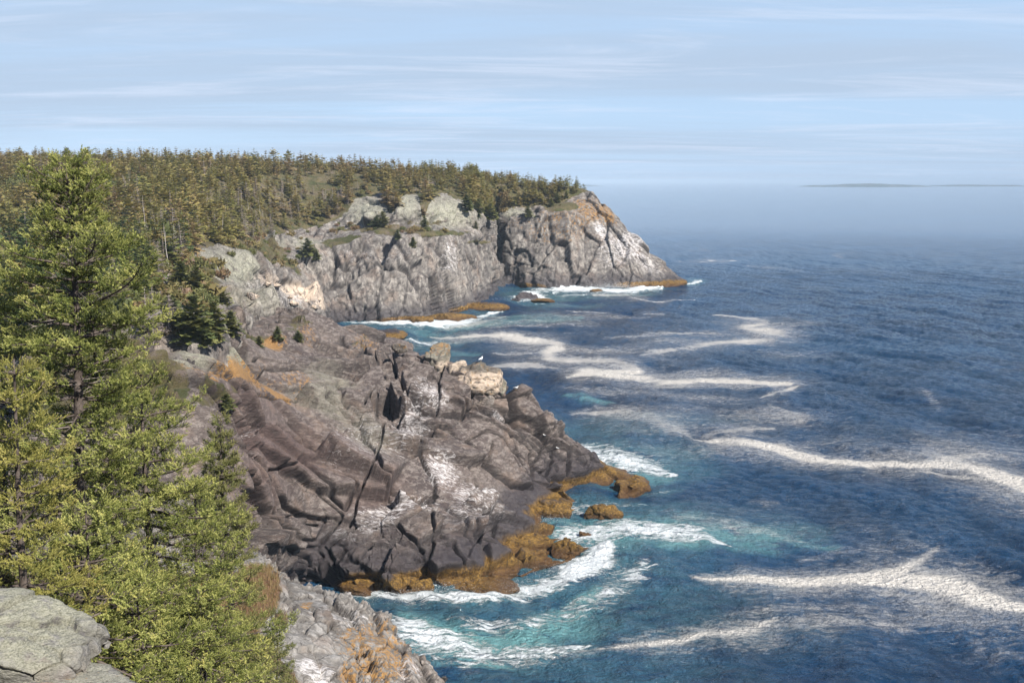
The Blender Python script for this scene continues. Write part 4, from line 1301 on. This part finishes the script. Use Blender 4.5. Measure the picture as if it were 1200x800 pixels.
def basis(d):
    d = d / np.linalg.norm(d, axis=1, keepdims=True)
    s_ = np.cross(np.broadcast_to([0, 0, 1.0], d.shape), d)
    s_ /= np.linalg.norm(s_, axis=1, keepdims=True) + 1e-9
    u = np.cross(d, s_)
    return np.stack([d, s_, u], 2)      # columns


def near_spruce(seed, h, prof, nbr, tw=0.085, nneed=34, nl=0.018, wd=0.0070, lat=0.09, base=0.05, dirbias=None, density=1.0):
    g = np.random.default_rng(seed)
    trunk, limbs, deadt = Soup(), Soup(), Soup()
    tz = np.linspace(0, 1, 12)
    wx = 0.10 * np.sin(tz * 4 + seed) * h / 7; wy = 0.08 * np.sin(tz * 5 + seed * 2) * h / 7
    tp = np.stack([wx, wy, tz * h - 0.5 * (1 - tz)], 1)
    tube(trunk, tp, 0.017 * h * (1 - 0.94 * tz) + 0.004, 0.5, 9)
    pos, drs, rr = [], [], []
    for i in range(nbr):
        u = base + (1 - base) * min(1, (6 * (i // 6) + 1.4 * g.random()) / nbr) ** 0.85
        c = np.array([np.interp(u, tz, tp[:, k]) for k in range(3)])
        az = i * 2.399 + g.normal(0, 0.3)
        L = min(prof(u, az) * g.uniform(0.55, 1.15), 1.3 * prof(u, 0.0) + 0.1, 1.55)
        if L < 0.07:
            L = 0.07
        el = -0.15 + 0.75 * u ** 2 + g.normal(0, 0.12)
        n = max(4, int(L / 0.12))
        s_ = np.linspace(0, 1, n)
        curl = g.normal(0, 0.25)
        a_ = az + curl * s_
        e_ = el - 0.30 * np.sin(s_ * 2.4) + 0.55 * s_ ** 2
        st = np.stack([np.cos(a_) * np.cos(e_), np.sin(a_) * np.cos(e_), np.sin(e_)], 1) * (L / (n - 1))
        st[0] = 0
        path = c + np.cumsum(st, 0)
        tube(limbs, path, (0.008 + 0.012 * L) * (1 - 0.85 * s_) , g.random(), 4)
        green0 = max(0.0, 0.20 + 0.25 * (1 - u) + g.uniform(-.12, .12)) if L > 0.4 else 0.0
        btone = g.random()
        m = int(L / lat * density)
        for j in range(m + 1):
            t = (j + g.random() * 0.7) / (m + 1)
            q = np.array([np.interp(t, s_, path[:, k]) for k in range(3)])
            k0 = min(int(t * (n - 1)), n - 2)
            d = path[k0 + 1] - path[k0]; d /= np.linalg.norm(d) + 1e-9
            sd = np.cross([0, 0, 1.0], d); sd /= np.linalg.norm(sd) + 1e-9
            sgn = 1 if j % 2 else -1
            l2 = min(0.42, 0.36 * L * (1 - t) ** 0.6 + 0.08) * g.uniform(0.6, 1.2)
            ang = g.uniform(0.75, 1.15)
            ld = d * math.cos(ang) + sd * sgn * math.sin(ang) + np.array([0, 0, g.uniform(-0.15, 0.30)])
            ld /= np.linalg.norm(ld)
            bare = t < green0
            if bare:
                if g.random() < 0.5:
                    e = q + ld * l2 * 0.8
                    deadt.add([q, q + [0, 0, 0.007], e], [(0, 1, 2)], g.random())
                    for _ in range(3):
                        v_ = q + ld * l2 * g.uniform(.3, .8)
                        e2 = v_ + (ld + g.normal(0, .6, 3)) * 0.10
                        deadt.add([v_, v_ + [0, 0, 0.006], e2], [(0, 1, 2)], g.random())
                continue
            tone = g.random()
            for ce in ((0.45, 1.0) if l2 > 0.16 else (1.0,)):
                cc = q + ld * l2 * ce
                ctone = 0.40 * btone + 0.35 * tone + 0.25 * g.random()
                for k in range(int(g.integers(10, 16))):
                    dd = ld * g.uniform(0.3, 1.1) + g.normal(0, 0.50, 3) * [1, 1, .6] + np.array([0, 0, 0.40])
                    pos.append(cc + g.normal(0, 0.022, 3)); drs.append(dd); rr.append(np.clip(0.75 * ctone + 0.45 * t * ce - 0.08 + g.normal(0, .10), 0, 1))  # inner shoots darker: older needles, plus crown-inside shade put into the colour
            tube(limbs, [q, q + ld * l2], [0.004, 0.002], 0.5, 3)
        pos.append(path[-1]); drs.append(path[-1] - path[-2] + [0, 0, .01]); rr.append(g.random())
    # leader
    for k in range(6):
        pos.append(tp[-1] - [0, 0, 0.06 * k]); a_ = k * 2.4
        drs.append(np.array([0.35 * math.cos(a_) * (k > 0), 0.35 * math.sin(a_) * (k > 0), 1.0])); rr.append(0.8)
    pos, drs, rr = np.array(pos), np.array(drs), np.array(rr)
    Bm = basis(drs)
    sc = g.uniform(0.6, 1.15, len(pos))
    Vs, Fs, Rs = [], [], []
    n0 = 0
    for tmp in range(4):
        V, Fc, r = needle_template(seed * 7 + tmp, tw, nneed, nl, wd)
        m = np.arange(len(pos)) % 4 == tmp
        W = np.einsum('nij,kj->nki', Bm[m], V) * sc[m][:, None, None] + pos[m][:, None]
        k = len(V)
        Fm = (Fc[None] + (np.arange(m.sum()) * k)[:, None, None]).reshape(-1, 3) + n0
        n0 += m.sum() * k
        Vs.append(W.reshape(-1, 3)); Fs.append(Fm)
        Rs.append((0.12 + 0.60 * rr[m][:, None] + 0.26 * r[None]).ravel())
    return trunk, limbs, deadt, (np.concatenate(Vs), np.concatenate(Fs), np.clip(np.concatenate(Rs), 0, 1))


def make_near(px_, pyb, d, pytop, label, seed, prof, nbr, mat='near_green', rz=0.0, **kw):
    """root on the slope under (px_, d); its tip reaches the height of the photograph's tip"""
    top = pt(px_, pytop, d)
    x, y = top[0], d
    k = ((PE[:, 0] - x) ** 2 + (PE[:, 1] - y) ** 2).argmin()
    zb = PE[k, 2] - 0.1
    h = top[2] - zb
    tr, li, de, cr = near_spruce(seed, h, prof, nbr, **kw)
    root = empty('spruce_tree', (x, y, zb), rz)
    tag(root, label, 'tree')
    tr.build('trunk', M['bark'], root, True)
    li.build('branches', M['bark'], root)
    if de.n and seed == 11:
        de.build('dead_twigs', M['dead'], root)
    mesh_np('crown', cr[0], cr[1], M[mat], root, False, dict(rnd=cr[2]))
    print(label, 'h=%.1f' % h, 'tris', len(cr[1]))
    return root


def profile(knots, seed, ax=None, amp=0.25):
    ks = np.array(knots, float)
    g = np.random.default_rng(seed)
    ph = g.random(6) * 6.28

    def f(u, az):
        r = np.interp(u, ks[:, 0], ks[:, 1])
        n = math.sin(az * 2 + u * 23 + ph[0]) + 0.7 * math.sin(az * 3 - u * 37 + ph[1]) + 0.6 * math.sin(u * 61 + ph[2])
        return max(0.05, r * (1 + amp * n * 0.6))
    return f


# heights u: 0 base .. 1 tip
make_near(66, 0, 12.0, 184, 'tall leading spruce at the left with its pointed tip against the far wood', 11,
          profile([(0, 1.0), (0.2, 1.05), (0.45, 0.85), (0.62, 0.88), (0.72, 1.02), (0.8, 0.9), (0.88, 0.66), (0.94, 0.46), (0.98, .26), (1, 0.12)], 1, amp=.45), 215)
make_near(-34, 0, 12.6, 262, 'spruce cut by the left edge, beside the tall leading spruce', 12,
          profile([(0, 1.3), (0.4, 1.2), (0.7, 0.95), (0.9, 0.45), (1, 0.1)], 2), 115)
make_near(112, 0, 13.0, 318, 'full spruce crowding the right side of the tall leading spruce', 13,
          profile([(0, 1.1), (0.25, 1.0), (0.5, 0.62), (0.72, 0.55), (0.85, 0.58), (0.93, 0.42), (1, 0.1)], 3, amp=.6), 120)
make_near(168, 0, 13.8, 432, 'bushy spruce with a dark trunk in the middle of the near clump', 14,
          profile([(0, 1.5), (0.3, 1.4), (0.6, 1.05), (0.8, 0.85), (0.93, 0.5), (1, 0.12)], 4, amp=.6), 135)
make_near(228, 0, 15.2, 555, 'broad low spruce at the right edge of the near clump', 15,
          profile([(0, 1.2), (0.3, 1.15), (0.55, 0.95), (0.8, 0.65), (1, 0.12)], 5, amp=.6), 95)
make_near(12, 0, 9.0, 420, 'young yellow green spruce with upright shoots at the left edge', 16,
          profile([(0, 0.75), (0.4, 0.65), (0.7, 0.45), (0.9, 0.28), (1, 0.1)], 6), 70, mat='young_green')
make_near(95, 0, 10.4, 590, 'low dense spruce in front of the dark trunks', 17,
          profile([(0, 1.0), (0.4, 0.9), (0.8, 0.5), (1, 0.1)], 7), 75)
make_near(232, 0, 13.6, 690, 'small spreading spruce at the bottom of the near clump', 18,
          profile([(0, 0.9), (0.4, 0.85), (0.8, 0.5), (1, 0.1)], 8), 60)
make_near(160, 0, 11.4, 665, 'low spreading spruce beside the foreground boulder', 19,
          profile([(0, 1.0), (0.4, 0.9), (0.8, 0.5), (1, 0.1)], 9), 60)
make_near(262, 0, 20.5, 490, 'dark green spruce behind the right edge of the near clump', 20,
          profile([(0, 1.2), (0.4, 0.85), (0.8, 0.45), (1, 0.1)], 10), 130, mat='dark_green', lat=0.085, tw=0.14, nl=0.034, wd=0.016, nneed=14)
# ---------------------------------------------------------------- loose rocks, boulders, gulls
def rock_object(name, c, dims, rz, tilt, mat, label, cat, seed, facets=0.5, cuts=9, group=None, res=5, att=None, kind=None):
    """angular rock: a cut lump, sliced by random planes, then roughened"""
    import bmesh
    bm = bmesh.new()
    bmesh.ops.create_icosphere(bm, subdivisions=res, radius=1.0)
    V = np.array([v.co[:] for v in bm.verts])
    Fc = np.array([[v.index for v in f.verts] for f in bm.faces])
    bm.free()
    g_ = np.random.default_rng(seed)
    V = np.sign(V) * np.abs(V) ** 0.75
    for k in range(cuts):
        n = g_.normal(0, 1, 3); n /= np.linalg.norm(n)
        h_ = g_.uniform(0.52, 0.9)
        dd = V @ n - h_
        V = V - np.maximum(dd, 0)[:, None] * n * 0.96
    V = V * np.array(dims) / 2
    sc = min(dims)
    nrm = V / (np.linalg.norm(V, axis=1, keepdims=True) + 1e-9)
    off = np.array([seed * 3.1, 7, 1])
    p1_, c1_, _ = plates(V + off, (sc * .45, sc * .3, sc * .35), (0.3, 0.5, seed), 400 + seed, 0.5, 0.9, 0.06)
    V = V + nrm * ((0.10 * p1_ - 0.05 * c1_ + 0.05 * fbm(V + off, sc * .25, 4, seed)) * sc * facets * 2)[:, None]
    Rm = rotm(tilt[0], tilt[1], rz)
    V = V @ Rm.T
    a_ = dict(crack=c1_ * .8)
    W = V + np.array(c)
    for k in ('lichen', 'white', 'pale', 'cream', 'weed', 'veg', 'red'):
        f = (att or {}).get(k, 0.0)
        a_[k] = f(W, V) if callable(f) else np.full(len(V), float(f))
    o = mesh_np(name, V, Fc, mat, None, False, a_)
    o.location = c
    tag(o, label, cat, group, kind)
    return o


# the lichened boulder at the bottom left, seven metres away
c0 = pt(10, 748, 7.0)
M['boulder'] = rock_material('boulder_rock', (0.14, 0.132, 0.125, 1), (0.21, 0.20, 0.19, 1), (0.31, 0.295, 0.28, 1), 0.10, (0.4, 0.2, 0.1), -9, False, ck=0.12, bk=0.9)


def traced_boulder():
    """lump whose cross sections follow a sloping back that falls to the right"""
    n1_, n2_ = 260, 120
    # outline of the top as height over ground against x (metres from the left end)
    xs = np.linspace(0, 1, n1_)
    top = np.interp(xs, [0, .12, .35, .52, .60, .70, .80, .90, .965, 1.0], [0.33, .46, .53, .49, .45, .37, .30, .26, .21, 0.09])
    L = 1.5
    th = np.linspace(0, np.pi, n2_)
    X = np.repeat(xs[:, None], n2_, 1) * L - L
    prof_y = -np.cos(th) * 0.62
    prof_z = np.sin(th) ** 0.42
    hw = (0.35 + 0.65 * np.sin(np.clip(xs, 0.02, .98) * np.pi) ** 0.4)[:, None]
    Y = prof_y[None] * hw
    Z = prof_z[None] * top[:, None]
    # the front face is undercut a little
    Y = Y + 0.10 * (1 - prof_z[None]) * np.sign(-prof_y)[None]
    P_ = np.stack([X, Y, Z], -1)
    N_ = gnormals(P_).reshape(-1, 3)
    V = P_.reshape(-1, 3)
    p1_, c1_, _ = plates(V, (0.55, 0.42, 0.40), (0.3, 0.4, 0.2), 711, 0.4, 1.0, 0.03)
    p2_, c2_, _ = plates(V, (0.16, 0.12, 0.12), (0.1, 0.4, 0.9), 721, 0.5, 0.9, 0.10)
    gg = sstep(fbm(V, 0.5, 3, 5), 0.0, 0.3)
    V = V + N_ * (0.07 * p1_ - 0.04 * c1_ + gg * (0.03 * p2_ - 0.015 * c2_) + 0.02 * fbm(V, 0.12, 4, 9) + 0.008 * fbm(V, 0.03, 3, 11))[:, None]
    up_ = N_[:, 2]
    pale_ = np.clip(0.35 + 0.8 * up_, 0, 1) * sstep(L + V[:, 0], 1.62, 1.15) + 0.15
    z_ = np.zeros(len(V))
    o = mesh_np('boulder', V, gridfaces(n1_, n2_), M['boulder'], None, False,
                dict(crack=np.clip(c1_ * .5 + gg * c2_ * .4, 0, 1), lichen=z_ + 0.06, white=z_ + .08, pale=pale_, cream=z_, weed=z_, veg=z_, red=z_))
    return o


bo = traced_boulder()
e_ = pt(100, 790, 7.0)
bo.location = (e_[0], 7.0 + 0.25, e_[2] - 0.03)
bo.rotation_euler = (0, 0, 0.06)
bo.scale = (0.92, 0.92, 0.84)
tag(bo, 'pale green lichened boulder at the bottom left corner', 'boulder')
s1 = pt(40, 812, 6.7)
rock_object('rock_slab', (s1[0], 6.75, s1[2] - 0.05), (1.5, 0.9, 0.26), 0.1, (0.02, -0.02), M['boulder'], 'flat pale slab just under the lichened boulder', 'rock', 31, 0.35, 8, att=dict(pale=.8, lichen=.25))

# beige and grey blocks on the promontory crest
Z0 = lambda W, V: np.zeros(len(V))
topcream = lambda W, V: 0.95 * sstep(V[:, 2], 0.55, 0.05)
gm = M['promontory']
crest = [(515, 423, 151, (5.2, 4.4, 5.6), 0.3, 41, 'round pale boulder with a mossy yellow top on the promontory crest', dict(pale=.6, cream=lambda W, V: 0.8 * sstep(V[:, 2], 0.9, -0.2) * sstep(V[:, 0], -1.6, -0.2), lichen=lambda W, V: 0.5 * sstep(V[:, 2], 0.7, 1.6))),
         (559, 445, 147.0, (7.4, 4.4, 5.0), -0.1, 42, 'cream faced block overhanging the promontory crest', dict(cream=lambda W, V: 1.0 * sstep(V[:, 2], 1.7, 0.9) * sstep(V[:, 2], -1.9, -1.0), lichen=.3, pale=.3)),
         (582, 454, 147.5, (2.5, 2.4, 3.0), 0.5, 43, 'small grey green rock right of the cream faced block', dict(pale=.7, lichen=.3)),
         (569, 473, 143, (3.6, 2.6, 2.3), 0.2, 44, 'grey block under the overhang of the cream faced block', dict(pale=.15)),
         (535, 437, 149.5, (3.8, 3.0, 4.0), 0.9, 45, 'pale wedge between the round boulder and the cream faced block', dict(cream=.7, pale=.4)),
         (468, 408, 152, (2.4, 2.0, 1.5), 0.4, 46, 'small dark rock on the crest left of the round pale boulder', dict(pale=.2, lichen=.3))]
for x_, y_, d_, dm, rz_, sd_, lab, at_ in crest:
    c = pt(x_, y_, d_)
    rock_object('crest_boulder', c, dm, rz_, (0.05, 0.08), gm, lab, 'boulder', sd_, 0.40, 9, att=at_, res=5)

# rocks standing in the sea (waterline at z = 0)
sea_rocks = [(707, 606, (5.6, 3.4, 2.7), 0.1, 51, 'rounded golden brown seaweed rock off the promontory inlet', 1.0),
             (684, 628, (2.1, 1.5, 0.9), 0.2, 52, 'smallest golden rock alone in the foam below the inlet', 1.0),
             (646, 602, (7.0, 5.0, 3.4), -0.3, 53, 'brown weedy rock in the inlet with a dark top', 1.0),
             (618, 612, (4.2, 3.6, 2.4), 0.4, 54, 'brown weedy rock at the head of the inlet', 1.0),
             (668, 648, (4.6, 3.2, 2.6), 0.1, 55, 'golden knob at the seaward end of the weed shelf', 1.0),
             (745, 573, (4.6, 3.0, 1.9), 0.2, 56, 'brown knob at the tip of the long weed arm', 1.0),
             (420, 690, (5, 3.2, 1.6), -0.5, 57, 'brown weed slab in the foamy gap under the dark cliff', 1.0),
             (560, 690, (9.0, 3.6, 2.1), 0.15, 58, 'long brown weed ledge washed by foam at the cliff foot', 1.0),
             (452, 397, (15, 9, 5.0), -0.15, 59, 'long dark rock in the small cove', 0.6),
             (468, 404, (7, 5, 2.4), 0.2, 60, 'low brown rock in the small cove', 1.0),
             (617, 351, (9, 7, 4.6), 0.1, 61, 'dark round rock in the surf by the cleft', 0.2),
             (636, 354, (9, 6, 2.6), 0.3, 62, 'low brown rock in the surf right of the dark round one', 1.0),
             (605, 353, (4, 3, 1.8), 0.0, 63, 'tiny dark rock in the surf by the cleft', 0.2),
             (568, 362, (18, 9, 3.8), 0.1, 64, 'brown weed ledge at the foot of the middle cliff', 1.0),
             (525, 374, (20, 8, 3.2), 0.05, 65, 'long brown weed ledge at the foot of the near cliff', 1.0),
             (497, 377, (9, 5, 2.6), 0.3, 66, 'short weed ledge left of the long weed ledge', 1.0),
             (700, 342, (9, 4, 1.8), 0.1, 67, 'half drowned rock in the surf under the headland', 0.8)]
for x_, y_, dm, rz_, sd_, lab, wd_ in sea_rocks:
    c = pz(x_, y_, 0.0)
    rock_object('sea_rock', (c[0], c[1], dm[2] * 0.12), dm, rz_, (0.0, 0.04), gm, lab, 'rock', sd_, 0.55, 8, res=5, att=dict(weed=wd_))

# cream and pale boulders among the cove slabs
g5 = np.random.default_rng(91)
pb = [(352, 340), (362, 349), (371, 356), (340, 344), (378, 349), (318, 330), (330, 336), (296, 343), (345, 351), (367, 340), (308, 327), (392, 352), (300, 352), (356, 333), (335, 349)]
PLC = ['at the top of the pink rockfall', 'in the middle of the pink rockfall', 'at the seaward foot of the pink rockfall', 'at the left of the pink rockfall', 'at the right of the pink rockfall',
       'on the slab left of the rockfall', 'between the left slab and the rockfall', 'alone beside the gully spruces', 'at the lower edge of the pink rockfall', 'behind the middle of the pink rockfall', 'high on the slab left of the rockfall',
       'alone on the cove cliff right of the rockfall', 'lowest on the slab near the gully', 'topmost behind the pink rockfall', 'below the left end of the rockfall']
for n_, (x_, y_) in enumerate(pb[:9]):
    q = ground_at(x_, y_, PA, 5)
    s_ = g5.uniform(1.2, 2.4)
    rock_object('boulder', (q[0], q[1], q[2] + 0.02 * s_), (s_ * 1.6, s_, s_ * .75), g5.random() * 3, (0.1, 0.2), M['headland'], 'pinkish cream boulder ' + PLC[n_], 'boulder', 70 + n_, 0.8, 16, res=4,
                att=dict(cream=0.9), group='pale boulders of the cove rockfall')


def ext_ellip(sp, c, r, axis=(1, 0, 0), n=10, col=0.5, taper=0.0):
    """small ellipsoid along +X with taper, as triangles"""
    th = np.linspace(0, np.pi, n); ph = np.arange(n) * 2 * np.pi / n
    V = []
    for t in th:
        for f in ph:
            k = math.sin(t) * (1 - taper * (math.cos(t) * -0.5 + 0.5))
            V.append((c[0] - math.cos(t) * r[0], c[1] + k * math.cos(f) * r[1], c[2] + k * math.sin(f) * r[2]))
    i = np.arange(n - 1)[:, None] * n; j = np.arange(n)[None]; j2 = (j + 1) % n
    q = np.stack([i + j, i + j2, i + n + j2, i + n + j], -1).reshape(-1, 4)
    sp.add(V, np.concatenate([q[:, [0, 1, 2]], q[:, [0, 2, 3]]]), col)


def flat(name, c, rough=0.6):
    m, b = new_mat(name)
    finish(b, (*c, 1), rough)
    return m


M['gull_white'] = flat('gull_white_feathers', (0.80, 0.80, 0.78)); M['gull_grey'] = flat('gull_grey_feathers', (0.33, 0.35, 0.38)); M['gull_yellow'] = flat('gull_bill_legs', (0.60, 0.40, 0.12))


def gull(loc, rz, label, s=1.0):
    """a standing gull: one body with head and tail, folded grey wings, bill and legs"""
    root = empty('gull', loc, rz, s)
    tag(root, label, 'gull', 'white gulls resting on the promontory')
    b_ = Soup()
    # body, neck, head as one lathed form along a bent spine
    spine = np.array([(-0.34, 0, .22), (-0.26, 0, .235), (-0.16, 0, .25), (-0.04, 0, .26), (0.08, 0, .275), (0.15, 0, .32), (0.18, 0, .37), (0.20, 0, .41), (0.225, 0, .435), (0.26, 0, .435), (0.275, 0, .43)])
    tube(b_, spine, [.012, .035, .075, .105, .105, .075, .052, .05, .052, .034, .008], 0.5, 12)
    b_.build('body', M['gull_white'], root, True)
    for sg in (-1, 1):
        w_ = Soup()
        tube(w_, [(0.08, sg * .085, .29), (-0.05, sg * .10, .295), (-0.2, sg * .07, .27), (-0.36, sg * .02, .25), (-0.42, sg * 0.01, .245)], [.02, .05, .045, .02, .004], 0.5, 7)
        w_.build('wing', M['gull_grey'], root, True)
        l_ = Soup()
        tube(l_, [(0.0, sg * .035, .18), (0.01, sg * .035, .09), (0.0, sg * .035, 0.0), (0.04, sg * .035, -.005)], [.008, .007, .008, .004], 0.5, 5)
        l_.build('leg', M['gull_yellow'], root)
    k_ = Soup()
    tube(k_, [(0.27, 0, .432), (0.31, 0, .428), (0.335, 0, .415)], [.014, .011, .003], 0.5, 6)
    k_.build('bill', M['gull_yellow'], root)
    return root


def topz(x_, y_, P_):
    q = ground_at(x_, y_, P_, 4)
    return q


gl = [(603, 453, 1.4, 'gull on the highest point of the dark crag'), (637, 512, 0.8, 'upper gull of the pair on the sloping shoulder'), (652, 522, 0.8, 'lower gull of the pair on the sloping shoulder')]
for x_, y_, s_, lab in gl:
    q = topz(x_, y_ + 1, PB)
    gull((q[0], q[1], q[2] + 0.02), g5.random() * 6.28, lab, s_)
ob = [o for o in bpy.data.objects if o.name.startswith('crest_boulder') and 'cream faced' in o['label'] and 'overhanging' in o['label']][0]
vz = max((ob.matrix_basis @ v.co for v in ob.data.vertices), key=lambda v: v.z)
gull((vz.x, vz.y, vz.z), 1.0, 'gull standing on the cream faced block', 1.6)

# small spruce and grass by the ledge
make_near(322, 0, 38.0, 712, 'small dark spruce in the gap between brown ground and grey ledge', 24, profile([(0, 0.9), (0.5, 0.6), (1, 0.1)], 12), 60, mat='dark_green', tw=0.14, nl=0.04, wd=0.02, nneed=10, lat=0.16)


def tufts(n, seed, P_, where, hgt, mat, name, label):
    g_ = np.random.default_rng(seed)
    sel = P_[where]
    idx = g_.integers(len(sel), size=n)
    c = sel[idx]
    V = np.zeros((n, 3, 3))
    a = g_.random(n) * 6.283
    wd = 0.012 + 0.0 * a
    V[:, 0] = c + np.stack([np.cos(a) * wd, np.sin(a) * wd, 0 * a], 1)
    V[:, 1] = c - np.stack([np.cos(a) * wd, np.sin(a) * wd, 0 * a], 1)
    V[:, 2] = c + np.stack([g_.normal(0, .35, n), g_.normal(0, .35, n), g_.uniform(.5, 1.2, n)], 1) * hgt
    o = mesh_np(name, V.reshape(-1, 3), np.arange(3 * n).reshape(-1, 3), mat, None, False, dict(rnd=np.repeat(g_.random(n), 3)))
    tag(o, label, kind='stuff')


M['grass'] = foliage_mat('dry_grass', [(0, (0.20, 0.12, 0.06)), (0.5, (0.30, 0.20, 0.10)), (1, (0.16, 0.15, 0.05))], 0.0)
tufts(26000, 5, PC, brown > 0.45, 0.40, M['grass'], 'dry_grass', 'russet dry grass between the near spruces and the grey ledge')
nearE = (PE[:, 1] > 9) & (PE[:, 1] < 46) & (PE[:, 0] < -1)
tufts(50000, 6, PE, nearE, 0.30, M['grass'], 'undergrowth', 'dry grass under the near spruces')

for pr_ in far_protos + mids + dp_ + sn_ + bp:
    if not pr_.used:
        for _, _, o in pr_.meshes:
            bpy.data.objects.remove(o, do_unlink=True)

# spray thrown up where the swell meets the rocks
g6 = np.random.default_rng(123)
Vs_, n_d = [], 0
for x_, y_, n_, r_, up_ in [(525, 694, 900, 2.2, 1.3), (600, 690, 600, 2.5, 0.9), (672, 672, 900, 2.6, 1.0), (470, 700, 700, 2.6, 0.8), (652, 600, 500, 1.2, 1.4), (700, 540, 500, 3.0, 0.7), (722, 337, 1500, 5.0, 3.2), (680, 338, 900, 7.0, 1.6), (610, 352, 500, 5.0, 1.2), (640, 610, 300, 1.5, .8)]:
    c = pz(x_, y_, 0.1)
    k = int(n_ * 2.2)
    P_ = c + np.stack([g6.normal(0, r_, k), g6.normal(0, r_ * .5, k), np.abs(g6.normal(0, up_ * .35, k)) + 0.05], 1)
    sz_ = g6.uniform(0.008, 0.024, k)[:, None] * (2.2 if y_ < 400 else 1.0)
    tet = np.array([(1, 1, 1), (1, -1, -1), (-1, 1, -1), (-1, -1, 1)]) * 0.7
    Vs_.append((P_[:, None] + tet[None] * sz_[:, None]).reshape(-1, 3))
V = np.concatenate(Vs_)
b0 = np.arange(len(V) // 4)[:, None] * 4
Fc = np.concatenate([b0 + np.array(q) for q in ((0, 1, 2), (0, 2, 3), (0, 3, 1), (1, 3, 2))])
tag(mesh_np('sea_spray', V, Fc, flat('spray_white', (0.85, 0.88, 0.88))), 'white spray where the swell breaks on the rocks', kind='stuff')
